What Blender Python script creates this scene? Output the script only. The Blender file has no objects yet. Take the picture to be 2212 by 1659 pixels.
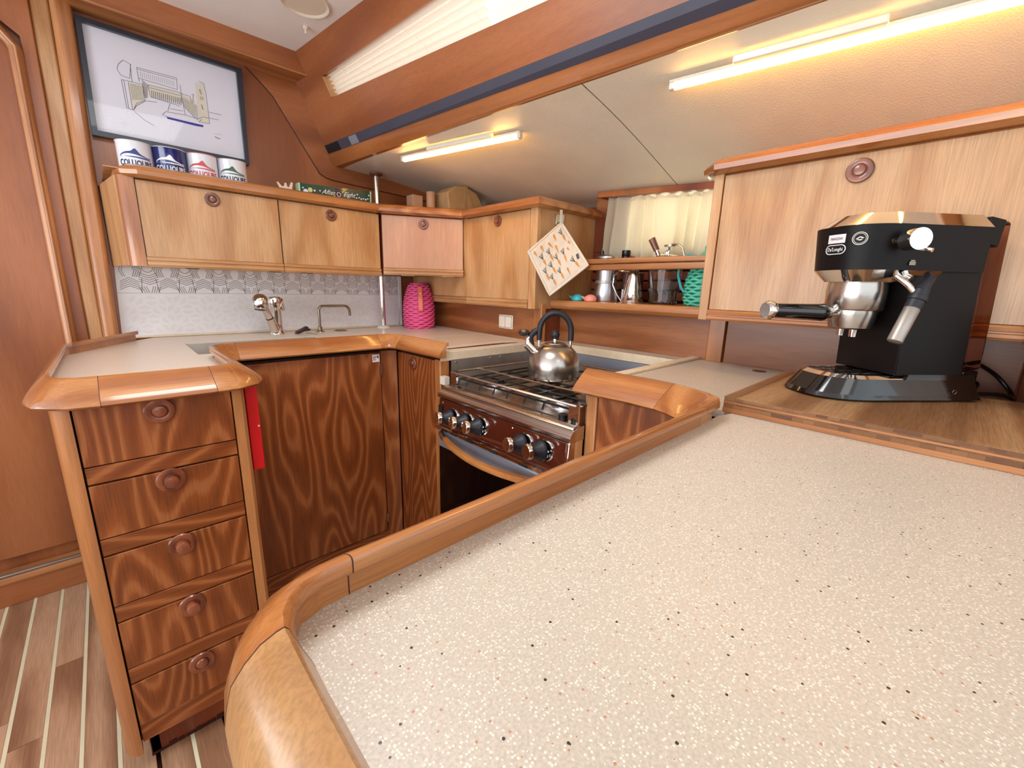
import bpy, bmesh, math, random
from mathutils import Vector, Matrix
random.seed(7)
PI = math.pi
S = bpy.context.scene
COL = S.collection

# ------------------------------------------------------------------ camera
cd = bpy.data.cameras.new('camera'); cam = bpy.data.objects.new('camera', cd); COL.objects.link(cam)
R0 = (0.725173, -0.688135, 0.024377); R1 = (-0.136168, -0.17802, -0.97456); R2 = (0.674968, 0.703406, -0.222798)
m = Matrix.Identity(4)
for i in range(3):
    m[i][0] = R0[i]; m[i][1] = -R1[i]; m[i][2] = -R2[i]
m[0][3], m[1][3], m[2][3] = 0, 0, 1.12
cam.matrix_world = m
cd.sensor_fit = 'HORIZONTAL'; cd.sensor_width = 36; cd.lens = 908.3 / 2212 * 36; cd.clip_start = .02; cd.clip_end = 60
S.camera = cam

# ------------------------------------------------------------------ world, light, exposure
w = bpy.data.worlds.new('world'); S.world = w; w.use_nodes = True
w.node_tree.nodes['Background'].inputs[0].default_value = (.84, .93, 1, 1)
w.node_tree.nodes['Background'].inputs[1].default_value = 1.42
def area(name, loc, rot, sx, sy, power, col):
    l = bpy.data.lights.new(name, 'AREA'); l.shape = 'RECTANGLE'; l.size = sx; l.size_y = sy; l.energy = power; l.color = col
    o = bpy.data.objects.new(name, l); COL.objects.link(o); o.location = loc; o.rotation_euler = rot; return o
area('aisle_fill_light', (.22, .72, 2.0), (0, 0, 0), .5, .5, 8, (.93, .97, 1))  # unseen area light added overhead to brighten the aisle and sink door
area('aft_fill_light', (.15, -.75, 2.0), (0, 0, 0), .55, .55, 1.5, (.93, .97, 1))  # second overhead fill, added out of view behind the camera
area('upward_fill_light', (-1.75, .6, 1.05), (0, -PI/2-.5, 0), .9, 2.4, 26, (.92, .97, 1))  # low area light tilted upwards, added to brighten the ceiling and left side
area('rear_fill_light', (-.6, -1.5, 1.6), (-PI/2, PI, 0), 1.2, .9, 4, (.93, .97, 1))  # unseen area light added at the rear as general fill
S.view_settings.view_transform = 'Standard'; S.view_settings.look = 'None'
S.view_settings.gamma = 1; S.view_settings.use_curve_mapping = False
S.view_settings.exposure = .35

# ------------------------------------------------------------------ materials
def lin(c): return tuple(((v/255)/12.92 if v/255 <= .04045 else ((v/255+.055)/1.055)**2.4) for v in c[:3]) + (1,)
def newmat(name):
    mt = bpy.data.materials.new(name); mt.use_nodes = True
    nt = mt.node_tree; return mt, nt, nt.nodes['Principled BSDF']
def nd(nt, typ, **kw):
    n = nt.nodes.new(typ)
    for k, v in kw.items():
        if isinstance(v, (int, float, tuple)) and k in n.inputs: n.inputs[k].default_value = v
        else: setattr(n, k, v)
    return n
def L(nt, a, b): nt.links.new(a, b)
def plain(name, c, rough=.5, metal=0, coat=0, trans=0, alpha=1, emis=None, es=0, bump=0, bscale=200, var=.06, vscale=8):
    mt, nt, b = newmat(name)
    b.inputs['Roughness'].default_value = rough; b.inputs['Metallic'].default_value = metal
    b.inputs['Coat Weight'].default_value = coat; b.inputs['Transmission Weight'].default_value = trans
    tc = nd(nt, 'ShaderNodeTexCoord')
    n = nd(nt, 'ShaderNodeTexNoise'); n.inputs['Scale'].default_value = vscale; n.inputs['Detail'].default_value = 3
    L(nt, tc.outputs['Object'], n.inputs['Vector'])
    r = nd(nt, 'ShaderNodeValToRGB'); c = lin(c)
    r.color_ramp.elements[0].position = .3; r.color_ramp.elements[1].position = .7
    r.color_ramp.elements[0].color = tuple(max(0, v*(1-var)) for v in c[:3])+(1,)
    r.color_ramp.elements[1].color = tuple(min(1, v*(1+var)) for v in c[:3])+(1,)
    L(nt, n.outputs[0], r.inputs[0]); L(nt, r.outputs[0], b.inputs['Base Color'])
    if bump:
        n2 = nd(nt, 'ShaderNodeTexNoise'); n2.inputs['Scale'].default_value = bscale
        bp = nd(nt, 'ShaderNodeBump'); bp.inputs['Strength'].default_value = bump; bp.inputs['Distance'].default_value = .002
        L(nt, tc.outputs['Object'], n2.inputs['Vector']); L(nt, n2.outputs[0], bp.inputs['Height']); L(nt, bp.outputs[0], b.inputs['Normal'])
    if es:
        b.inputs['Emission Color'].default_value = lin(emis); b.inputs['Emission Strength'].default_value = es
    return mt
def wood(name, ca, cb, cc, axis='Z', fig=3.2, rings=9, rough=.38, coat=.45, pore=.5, stretch=.16, crough=.14, bump=.12, perobj=True, mid=.55):
    """varnished teak: contour figure of a stretched noise + fine pores; ca dark line, cb body, cc light"""
    mt, nt, b = newmat(name)
    tc = nd(nt, 'ShaderNodeTexCoord'); oi = nd(nt, 'ShaderNodeObjectInfo')
    off = nd(nt, 'ShaderNodeVectorMath', operation='ADD')
    mul = nd(nt, 'ShaderNodeMath', operation='MULTIPLY'); mul.inputs[1].default_value = 17.3 if perobj else 0
    L(nt, oi.outputs['Random'], mul.inputs[0]); L(nt, tc.outputs['Object'], off.inputs[0]); L(nt, mul.outputs[0], off.inputs[1])
    def mp(s):
        q = nd(nt, 'ShaderNodeMapping'); v = [1, 1, 1]; v['XYZ'.index(axis)] = s; q.inputs['Scale'].default_value = v
        L(nt, off.outputs[0], q.inputs['Vector']); return q
    n = nd(nt, 'ShaderNodeTexNoise'); n.inputs['Scale'].default_value = fig; n.inputs['Detail'].default_value = 1.2; n.inputs['Roughness'].default_value = .35
    L(nt, mp(stretch).outputs[0], n.inputs['Vector'])
    k = nd(nt, 'ShaderNodeMath', operation='MULTIPLY'); k.inputs[1].default_value = rings*6.283; L(nt, n.outputs[0], k.inputs[0])
    jn = nd(nt, 'ShaderNodeTexNoise'); jn.inputs['Scale'].default_value = 60; jn.inputs['Detail'].default_value = 2
    L(nt, mp(.12).outputs[0], jn.inputs['Vector'])
    ja = nd(nt, 'ShaderNodeMath', operation='MULTIPLY_ADD'); ja.inputs[1].default_value = 1.6; L(nt, jn.outputs[0], ja.inputs[0]); L(nt, k.outputs[0], ja.inputs[2])
    sn = nd(nt, 'ShaderNodeMath', operation='SINE'); L(nt, ja.outputs[0], sn.inputs[0])
    mr = nd(nt, 'ShaderNodeMapRange'); mr.inputs[1].default_value = -1; mr.inputs[2].default_value = 1; L(nt, sn.outputs[0], mr.inputs[0])
    ramp = nd(nt, 'ShaderNodeValToRGB'); e = ramp.color_ramp.elements
    e[0].position = 0; e[0].color = lin(ca); e[1].position = .97; e[1].color = lin(cc); x = e.new(.45); x.color = lin(cb); x.position = mid
    L(nt, mr.outputs[0], ramp.inputs[0])
    p = nd(nt, 'ShaderNodeTexNoise'); p.inputs['Scale'].default_value = 420; p.inputs['Detail'].default_value = 2
    L(nt, mp(.035).outputs[0], p.inputs['Vector'])
    pr = nd(nt, 'ShaderNodeMapRange'); pr.inputs[1].default_value = .35; pr.inputs[2].default_value = .62; pr.inputs[3].default_value = 1-.35*pore; pr.inputs[4].default_value = 1.03
    L(nt, p.outputs[0], pr.inputs[0])
    big = nd(nt, 'ShaderNodeTexNoise'); big.inputs['Scale'].default_value = 5; L(nt, mp(.4).outputs[0], big.inputs['Vector'])
    br = nd(nt, 'ShaderNodeMapRange'); br.inputs[1].default_value = .3; br.inputs[2].default_value = .7; br.inputs[3].default_value = .9; br.inputs[4].default_value = 1.08
    L(nt, big.outputs[0], br.inputs[0])
    m1 = nd(nt, 'ShaderNodeMath', operation='MULTIPLY'); L(nt, pr.outputs[0], m1.inputs[0]); L(nt, br.outputs[0], m1.inputs[1])
    vm = nd(nt, 'ShaderNodeVectorMath', operation='SCALE'); L(nt, ramp.outputs[0], vm.inputs[0]); L(nt, m1.outputs[0], vm.inputs['Scale'])
    L(nt, vm.outputs[0], b.inputs['Base Color'])
    b.inputs['Roughness'].default_value = rough; b.inputs['Coat Weight'].default_value = coat; b.inputs['Coat Roughness'].default_value = crough
    bp = nd(nt, 'ShaderNodeBump'); bp.inputs['Strength'].default_value = bump; bp.inputs['Distance'].default_value = .001
    L(nt, p.outputs[0], bp.inputs['Height']); L(nt, bp.outputs[0], b.inputs['Normal'])
    return mt
W = {}
for ax in 'XYZ':
    W['up'+ax] = wood('varnished_teak_golden_'+ax, (184, 130, 80), (196, 145, 94), (204, 156, 108), ax, fig=4.2, rings=6, pore=.5, stretch=.24, mid=.35, coat=.35, crough=.2)
    W['low'+ax] = wood('varnished_teak_brown_'+ax, (132, 68, 28), (152, 80, 34), (174, 104, 56), ax, fig=6.5, rings=17, pore=.6, stretch=.2, mid=.68, coat=.3, crough=.22)
    W['rail'+ax] = wood('glossy_teak_rail_'+ax, (160, 92, 40), (182, 114, 56), (196, 130, 72), ax, fig=7, rings=5, pore=.55, coat=.9, crough=.09, stretch=.1)
    W['wall'+ax] = wood('mahogany_toned_panel_'+ax, (140, 76, 38), (158, 90, 46), (168, 100, 56), ax, fig=2.6, rings=5, pore=.3, coat=.35, crough=.2)
    W['trim'+ax] = wood('teak_trim_'+ax, (160, 98, 50), (184, 118, 66), (196, 132, 80), ax, fig=9, rings=4, pore=.4, coat=.5, crough=.16, stretch=.08)
W['splX'] = wood('splash_board_teak_X', (138, 78, 38), (154, 90, 46), (166, 102, 58), 'X', fig=9, rings=4, pore=.5, coat=.3, crough=.25, stretch=.1)
W['splY'] = wood('splash_board_teak_Y', (138, 78, 38), (154, 90, 46), (166, 102, 58), 'Y', fig=9, rings=4, pore=.5, coat=.3, crough=.25, stretch=.1)
W['deck'] = wood('coachroof_moulding', (146, 84, 38), (160, 94, 46), (170, 104, 56), 'Y', fig=8, rings=3, pore=.35, coat=.5, crough=.15, stretch=.08)
W['red'] = wood('red_brown_panel', (118, 52, 24), (138, 64, 32), (150, 76, 40), 'Z', fig=3, rings=4, pore=.4, coat=.3)
W['knob'] = wood('turned_knob_wood', (112, 56, 34), (134, 70, 44), (150, 84, 54), 'Z', fig=20, rings=3, pore=.5, coat=.8, crough=.1)
W['blond'] = wood('blond_worn_rail', (168, 118, 68), (184, 134, 80), (198, 152, 98), 'Z', fig=7, rings=3, pore=.5, coat=.5, crough=.15, stretch=.12)
W['plank'] = wood('floor_plank', (146, 104, 76), (184, 142, 110), (198, 158, 126), 'Y', fig=6, rings=4, pore=.5, coat=.15, rough=.5, stretch=.12)
W['board'] = wood('bamboo_board', (134, 92, 56), (160, 116, 76), (176, 134, 92), 'X', fig=9, rings=4, pore=.7, coat=.0, rough=.55, stretch=.05)

def speckle(name, base, dark, amount=.5, white=True, rough=.33, sc=1.):
    mt, nt, b = newmat(name)
    tc = nd(nt, 'ShaderNodeTexCoord')
    prev = None
    n0 = nd(nt, 'ShaderNodeTexNoise'); n0.inputs['Scale'].default_value = 500*sc; L(nt, tc.outputs['Object'], n0.inputs['Vector'])
    r0 = nd(nt, 'ShaderNodeValToRGB'); r0.color_ramp.elements[0].position = .35; r0.color_ramp.elements[1].position = .65
    bl = lin(base); r0.color_ramp.elements[0].color = tuple(v*.88 for v in bl[:3])+(1,); r0.color_ramp.elements[1].color = tuple(min(1, v*1.08) for v in bl[:3])+(1,)
    L(nt, n0.outputs[0], r0.inputs[0]); prev = r0.outputs[0]
    def layer(scale, thr, chance, col):
        nonlocal prev
        v = nd(nt, 'ShaderNodeTexVoronoi'); v.inputs['Scale'].default_value = scale; L(nt, tc.outputs['Object'], v.inputs['Vector'])
        lt = nd(nt, 'ShaderNodeMath', operation='LESS_THAN'); lt.inputs[1].default_value = thr; L(nt, v.outputs['Distance'], lt.inputs[0])
        sp = nd(nt, 'ShaderNodeSeparateColor'); L(nt, v.outputs['Color'], sp.inputs[0])
        l2 = nd(nt, 'ShaderNodeMath', operation='LESS_THAN'); l2.inputs[1].default_value = chance; L(nt, sp.outputs[0], l2.inputs[0])
        mm = nd(nt, 'ShaderNodeMath', operation='MULTIPLY'); L(nt, lt.outputs[0], mm.inputs[0]); L(nt, l2.outputs[0], mm.inputs[1])
        mx = nd(nt, 'ShaderNodeMix', data_type='RGBA'); L(nt, mm.outputs[0], mx.inputs[0]); L(nt, prev, mx.inputs[6]); mx.inputs[7].default_value = lin(col)
        prev = mx.outputs[2]
    if white: layer(520*sc, .38, .40, (232, 222, 206))
    layer(260*sc, .22, .10, (186, 134, 104))
    layer(175*sc, .17, amount*.22, dark)
    L(nt, prev, b.inputs['Base Color']); b.inputs['Roughness'].default_value = rough
    bp = nd(nt, 'ShaderNodeBump'); bp.inputs['Strength'].default_value = .15; bp.inputs['Distance'].default_value = .0006
    L(nt, n0.outputs[0], bp.inputs['Height']); L(nt, bp.outputs[0], b.inputs['Normal'])
    return mt
M = {}
M['counter'] = speckle('speckled_worktop', (200, 188, 172), (52, 34, 28))
M['counter2'] = speckle('fine_speckled_worktop', (228, 212, 196), (150, 100, 76), amount=.35, sc=1.3)
M['edge'] = plain('cream_edge_strip', (226, 205, 176), .45, var=.05, vscale=60)
M['edgedirt'] = plain('worn_edge_strip', (170, 150, 122), .55, var=.2, vscale=90)
M['white'] = plain('white_headliner', (246, 242, 238), .6, var=.02, bump=.15, bscale=300)
M['vinyl'] = plain('cream_vinyl_headliner', (236, 226, 206), .42, var=.03, bump=.35, bscale=260)
M['plastic'] = plain('cream_plastic', (232, 222, 204), .35, coat=.3)
M['dark'] = plain('black_gap', (14, 8, 6), .8)
M['black'] = plain('black_plastic', (14, 12, 14), .35, coat=.2)
M['blackgloss'] = plain('black_gloss_plastic', (10, 9, 12), .12, coat=.7)
M['blackmatte'] = plain('black_powder_coat', (14, 9, 10), .45)
M['blackmatte'].node_tree.nodes['Principled BSDF'].inputs['Specular IOR Level'].default_value = .25
M['rubber'] = plain('black_rubber_grip', (26, 26, 34), .45)
M['chrome'] = plain('chrome', (225, 222, 218), .07, metal=1, var=.01)
M['steel'] = plain('brushed_steel', (190, 182, 174), .24, metal=1, var=.08, vscale=12, bump=.05)
M['steelsat'] = plain('satin_steel', (176, 168, 160), .42, metal=.8, var=.1, vscale=20)
M['nickel'] = plain('satin_nickel', (150, 140, 122), .25, metal=1, var=.05)
M['alu'] = plain('cast_aluminium', (196, 194, 198), .3, metal=1, var=.05)
M['greysteel'] = plain('grey_blue_sheet', (156, 162, 176), .35, metal=.5, var=.04)
M['reflectpanel'] = plain('wood_reflection_tint_panel', (92, 40, 26), .12, metal=.35, coat=.8, var=.1, vscale=14)  # steel panel; the wood it mirrors is painted in as a brown tint
M['blueband'] = plain('blue_grey_band', (66, 66, 80), .5, var=.06)
M['red'] = plain('red_plastic', (222, 34, 38), .35, coat=.3, var=.04)
M['pink'] = plain('pink_resin', (244, 96, 152), .4, coat=.2)
M['pinkin'] = plain('dark_pink_liner', (206, 58, 118), .5)
M['coral'] = plain('coral_plastic', (240, 122, 92), .4, coat=.2)
M['coralpink'] = plain('salmon_plastic', (240, 146, 130), .4, coat=.2)
M['teal'] = plain('mint_resin', (88, 200, 170), .4, coat=.2)
M['tealin'] = plain('dark_mint_liner', (36, 124, 106), .5)
M['tealblue'] = plain('turquoise_plastic', (60, 176, 184), .35, coat=.2)
M['cotton'] = plain('cream_cotton', (236, 218, 198), .9, var=.04, bump=.5, bscale=500)
M['carrot'] = plain('carrot_print', (222, 150, 76), .9)
M['leaf'] = plain('leaf_print', (34, 52, 40), .9)
M['tag'] = plain('grey_tag', (88, 82, 88), .8)
M['tape'] = plain('cream_loop_tape', (232, 226, 212), .7)
M['mug'] = plain('white_enamel', (232, 234, 242), .2, coat=.6, var=.02)
M['mugblue'] = plain('cobalt_enamel', (24, 34, 108), .18, coat=.7)
M['inkblue'] = plain('blue_print', (46, 62, 130), .5)
M['inkdark'] = plain('navy_print', (34, 40, 74), .5)
M['inkred'] = plain('red_print', (206, 76, 78), .5)
M['inkgreen'] = plain('green_print', (62, 96, 66), .5)
M['inkwhite'] = plain('white_print', (232, 234, 240), .5)
M['ink'] = plain('drawing_ink', (92, 86, 88), .8)
M['inksoft'] = plain('pencil_shading', (170, 162, 158), .8)
M['tan'] = plain('tan_wash', (228, 220, 204), .8)
M['purple'] = plain('blue_wash', (66, 64, 158), .8)
M['paper'] = plain('drawing_paper', (232, 230, 240), .7, var=.02)
M['frame'] = plain('black_picture_frame', (30, 34, 46), .35, coat=.2)
M['boxgreen'] = plain('dark_green_carton', (12, 62, 52), .3, coat=.4, var=.35, vscale=18)
M['boxedge'] = plain('mint_carton_edge', (176, 224, 180), .4)
M['gold'] = plain('pale_gold_print', (214, 212, 130), .5)
M['brownprint'] = plain('brown_print', (70, 40, 44), .5)
M['kraft'] = plain('brown_kraft_paper', (168, 136, 96), .8, var=.08, vscale=30)
M['kraft2'] = plain('tan_carton', (176, 138, 110), .7)
M['bone'] = plain('ivory_plastic', (226, 206, 186), .5)
M['sticker'] = plain('white_sticker', (236, 226, 228), .6)
M['backsplash'] = plain('white_splash_panel', (234, 230, 230), .28, coat=.3, var=.02)
M['bsline'] = plain('grey_pattern_line', (158, 142, 136), .45)
M['bsline2'] = plain('pale_pattern_line', (208, 198, 195), .4)
M['bswhite'] = plain('white_pattern_dot', (232, 226, 224), .35)
M['holly'] = plain('pale_caulk_strip', (226, 218, 186), .5, var=.05)
M['glowwarm'] = plain('warm_led_tube', (255, 226, 172), .5, emis=(255, 196, 116), es=17)
M['sky'] = plain('daylit_sky_pane', (255, 255, 255), .5, emis=(250, 250, 240), es=.8)
M['sky2'] = plain('daylit_port_pane', (255, 255, 255), .5, emis=(250, 246, 214), es=1.6)
M['hatchglow'] = plain('daylit_saloon_pane', (255, 255, 255), .5, emis=(246, 248, 255), es=3)
M['brownlabel'] = plain('dark_brown_pack', (44, 20, 16), .4, coat=.3)
M['tanprint'] = plain('tan_print', (190, 130, 80), .6)
M['chromeoct'] = M['chrome']
M['screw'] = M['chrome']
M['groove'] = plain('dark_teak_seam', (60, 22, 10), .6)
M['port'] = plain('flat_cork', (120, 70, 44), .6)
def glass(name, col, rough=.02, ior=1.45):
    mt, nt, b = newmat(name); b.inputs['Base Color'].default_value = lin(col); b.inputs['Roughness'].default_value = rough
    b.inputs['Transmission Weight'].default_value = 1; b.inputs['IOR'].default_value = ior; return mt
def clearcoat_glass():
    mt, nt, b = newmat('thin_picture_glass'); nt.nodes.remove(b)
    t = nd(nt, 'ShaderNodeBsdfTransparent'); g = nd(nt, 'ShaderNodeBsdfGlossy'); g.inputs['Roughness'].default_value = .02
    f = nd(nt, 'ShaderNodeFresnel'); f.inputs[0].default_value = 1.16; mx = nd(nt, 'ShaderNodeMixShader')
    L(nt, f.outputs[0], mx.inputs[0]); L(nt, t.outputs[0], mx.inputs[1]); L(nt, g.outputs[0], mx.inputs[2]); L(nt, mx.outputs[0], nt.nodes['Material Output'].inputs[0]); return mt
M['glass'] = glass('clear_glass', (238, 240, 240))
M['tank'] = glass('smoky_tank_plastic', (205, 150, 130), .08, 1.2)
M['ovenglass'] = plain('black_oven_glass', (5, 4, 5), .08, coat=0)
def fabric(name, col, tr=.5):
    mt, nt, b = newmat(name); b.inputs['Base Color'].default_value = lin(col); b.inputs['Roughness'].default_value = .9
    t = nd(nt, 'ShaderNodeBsdfTranslucent'); t.inputs[0].default_value = lin(col)
    mx = nd(nt, 'ShaderNodeMixShader'); mx.inputs[0].default_value = tr
    L(nt, b.outputs[0], mx.inputs[1]); L(nt, t.outputs[0], mx.inputs[2]); L(nt, mx.outputs[0], nt.nodes['Material Output'].inputs[0])
    n = nd(nt, 'ShaderNodeTexNoise'); n.inputs['Scale'].default_value = 600
    bp = nd(nt, 'ShaderNodeBump'); bp.inputs['Strength'].default_value = .2; bp.inputs['Distance'].default_value = .0005
    L(nt, n.outputs[0], bp.inputs['Height']); L(nt, bp.outputs[0], b.inputs['Normal']); return mt
M['curtain'] = fabric('cream_curtain', (228, 220, 200), .45)
M['blind'] = fabric('white_pleated_blind', (246, 238, 228), .6)
def endgrain(name):
    mt, nt, b = newmat(name); tc = nd(nt, 'ShaderNodeTexCoord')
    br = nd(nt, 'ShaderNodeTexBrick'); br.inputs['Scale'].default_value = 1; br.offset = .37
    br.inputs['Color1'].default_value = lin((150, 104, 64)); br.inputs['Color2'].default_value = lin((104, 66, 44)); br.inputs['Mortar'].default_value = lin((120, 80, 50))
    br.inputs['Mortar Size'].default_value = .0003; br.inputs['Brick Width'].default_value = .016; br.inputs['Row Height'].default_value = .008
    mp = nd(nt, 'ShaderNodeMapping'); mp.inputs['Rotation'].default_value = (PI/2, 0, PI/2)
    sx = nd(nt, 'ShaderNodeSeparateXYZ'); cx = nd(nt, 'ShaderNodeCombineXYZ'); L(nt, tc.outputs['Object'], sx.inputs[0])
    ad = nd(nt, 'ShaderNodeMath', operation='ADD'); L(nt, sx.outputs[0], ad.inputs[0]); L(nt, sx.outputs[1], ad.inputs[1])
    L(nt, ad.outputs[0], cx.inputs[0]); L(nt, sx.outputs[2], cx.inputs[1]); L(nt, cx.outputs[0], br.inputs['Vector'])
    L(nt, br.outputs[0], b.inputs['Base Color']); b.inputs['Roughness'].default_value = .55; return mt
M['endgrain'] = endgrain('bamboo_end_blocks')

# ------------------------------------------------------------------ mesh builder
class MB:
    def __init__(s): s.v = []; s.f = []
    def add(s, vs, fs):
        n = len(s.v); s.v += [Vector(v) for v in vs]; s.f += [tuple(i+n for i in f) for f in fs]; return s
    def box(s, x0, x1, y0, y1, z0, z1):
        x0, x1 = sorted((x0, x1)); y0, y1 = sorted((y0, y1)); z0, z1 = sorted((z0, z1))
        return s.add([(x0,y0,z0),(x1,y0,z0),(x1,y1,z0),(x0,y1,z0),(x0,y0,z1),(x1,y0,z1),(x1,y1,z1),(x0,y1,z1)],
                     [(0,3,2,1),(4,5,6,7),(0,1,5,4),(1,2,6,5),(2,3,7,6),(3,0,4,7)])
    def prism(s, poly, d0, d1, plane='XY'):
        """polygon in a plane, extruded from d0 to d1 along the remaining axis"""
        def P(a, b, c): return {'XY': (a, b, c), 'XZ': (a, c, b), 'YZ': (c, a, b)}[plane]
        n = len(poly); vs = [P(a, b, d0) for a, b in poly]+[P(a, b, d1) for a, b in poly]
        return s.add(vs, [tuple(range(n))[::-1], tuple(range(n, 2*n))]+[(i, (i+1) % n, (i+1) % n+n, i+n) for i in range(n)])
    def slab(s, pts, off):
        """planar 3-D polygon with thickness vector"""
        n = len(pts); o = Vector(off); vs = [Vector(p) for p in pts]; vs += [p+o for p in vs]
        return s.add(vs, [tuple(range(n))[::-1], tuple(range(n, 2*n))]+[(i, (i+1) % n, (i+1) % n+n, i+n) for i in range(n)])
    def obox(s, c, ax, ay, az):
        """box from centre and three half vectors"""
        c, ax, ay, az = map(Vector, (c, ax, ay, az))
        vs = [c+ax*i+ay*j+az*k for k in (-1, 1) for j in (-1, 1) for i in (-1, 1)]
        return s.add(vs, [(0,2,3,1),(4,5,7,6),(0,1,5,4),(1,3,7,5),(3,2,6,7),(2,0,4,6)])
    def tube(s, path, r, seg=10, caps=True, closed=False):
        path = [Vector(p) for p in path]; n = len(path); rings = []
        rr = r if isinstance(r, (list, tuple)) else [r]*n; up = None
        for i, p in enumerate(path):
            a = path[i-1] if (i or closed) else p; b = path[(i+1) % n] if (i < n-1 or closed) else p
            t = (b-a).normalized() if (b-a).length > 1e-9 else Vector((0, 0, 1))
            if up is None: up = Vector((0, 0, 1)) if abs(t.z) < .9 else Vector((1, 0, 0))
            x = t.cross(up)
            if x.length < 1e-4: x = t.orthogonal()
            x.normalize(); y = x.cross(t).normalized(); up = y
            rings.append([p+(x*math.cos(2*PI*k/seg)+y*math.sin(2*PI*k/seg))*rr[i] for k in range(seg)])
        vs = [v for q in rings for v in q]; fs = []
        for i in range(n if closed else n-1):
            for k in range(seg):
                a = i*seg+k; b = i*seg+(k+1) % seg; c = ((i+1) % n)*seg+(k+1) % seg; d = ((i+1) % n)*seg+k; fs.append((a, b, c, d))
        if caps and not closed: fs += [tuple(range(seg))[::-1], tuple(range((n-1)*seg, n*seg))]
        return s.add(vs, fs)
    def lathe(s, prof, c=(0,0,0), axis=(0,0,1), seg=28, start=0, sx=1, sy=1):
        """profile [(radius, height)] round an axis through c"""
        a = Vector(axis).normalized(); x = a.orthogonal().normalized()
        if abs(a.z) < .99: x = Vector((0, 0, 1)).cross(a).normalized()
        else: x = Vector((1, 0, 0))
        y = a.cross(x); c = Vector(c); vs = []; fs = []; n = len(prof)
        for r, h in prof:
            r = max(r, 1e-5)
            for k in range(seg):
                t = start+2*PI*k/seg; vs.append(c+a*h+x*(r*math.cos(t)*sx)+y*(r*math.sin(t)*sy))
        for i in range(n-1):
            for k in range(seg): fs.append((i*seg+k, i*seg+(k+1) % seg, (i+1)*seg+(k+1) % seg, (i+1)*seg+k))
        fs += [tuple(range(seg))[::-1], tuple(range((n-1)*seg, n*seg))]
        return s.add(vs, fs)
    def sweep(s, path, prof, caps=True, wid=None, flip=1):
        """closed profile [(u outwards to the right of travel, z)] along a plan path"""
        P = [Vector((a, b)) for a, b in path]; n = len(P); k = len(prof); vs = []; fs = []
        for i in range(n):
            d0 = (P[i]-P[i-1]).normalized() if i else (P[1]-P[0]).normalized()
            d1 = (P[i+1]-P[i]).normalized() if i < n-1 else d0
            if not i: d0 = d1
            n0 = Vector((d0.y, -d0.x)); n1 = Vector((d1.y, -d1.x)); nm = n0+n1
            nm = nm/max(.35, nm.dot(n0)) if nm.length > 1e-6 else n0
            wv = wid[i] if wid else 1
            for u, z in prof: q = P[i]+nm*u*wv*flip; vs.append((q.x, q.y, z))
        for i in range(n-1):
            for j in range(k): fs.append((i*k+j, i*k+(j+1) % k, (i+1)*k+(j+1) % k, (i+1)*k+j))
        if caps: fs += [tuple(range(k))[::-1], tuple(range((n-1)*k, n*k))]
        return s.add(vs, fs)
    def grid(s, fn, nu, nv):
        vs = [fn(i/nu, j/nv) for j in range(nv+1) for i in range(nu+1)]
        return s.add(vs, [(j*(nu+1)+i, j*(nu+1)+i+1, (j+1)*(nu+1)+i+1, (j+1)*(nu+1)+i) for j in range(nv) for i in range(nu)])
    def xf(s, mat): s.v = [mat @ v for v in s.v]; return s

def rootloc(o):
    while o is not None and o.parent is not None: o = o.parent
    return Vector(o.location) if o is not None else Vector((0, 0, 0))
def part(mb, name, mat, parent=None, label=None, bevel=0, angle=40, local=False, flat=False, seg=2):
    me = bpy.data.meshes.new(name)
    off = Vector((0, 0, 0)) if (local or parent is None) else rootloc(parent)
    me.from_pydata([tuple(v-off) for v in mb.v], [], mb.f); me.update()
    bm = bmesh.new(); bm.from_mesh(me); bmesh.ops.recalc_face_normals(bm, faces=bm.faces); bm.to_mesh(me); bm.free()
    me.materials.append(mat)
    if not flat:
        me.polygons.foreach_set('use_smooth', [True]*len(me.polygons))
        me.set_sharp_from_angle(angle=math.radians(angle))
    o = bpy.data.objects.new(name, me); COL.objects.link(o)
    if parent is not None: o.parent = parent
    if label: o['label'] = label
    if bevel:
        b = o.modifiers.new('bevel', 'BEVEL'); b.width = bevel; b.segments = seg; b.limit_method = 'ANGLE'; b.angle_limit = math.radians(35); b.harden_normals = False
    return o
def thing(name, label, cat, loc, group=None, rot=None):
    o = bpy.data.objects.new(name, None); COL.objects.link(o); o.location = loc; o.empty_display_size = .05
    o['label'] = label; o['category'] = cat
    if group: o['group'] = group
    if rot is not None: o.rotation_euler = rot
    return o
def tag(o, label, cat, group=None):
    o['label'] = label; o['category'] = cat
    if group: o['group'] = group
    return o
def struct(mb, name, mat, label=None, **kw):
    o = part(mb, name, mat, **kw); o['kind'] = 'structure'
    if label: o['label'] = label
    return o
def one(mb, name, mat, label, cat, loc, group=None, **kw):
    """a thing that is one mesh, its origin at loc"""
    l = Vector(loc); mb.v = [v-l for v in mb.v]; o = part(mb, name, mat, **kw); o.location = l
    return tag(o, label, cat, group)
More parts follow.
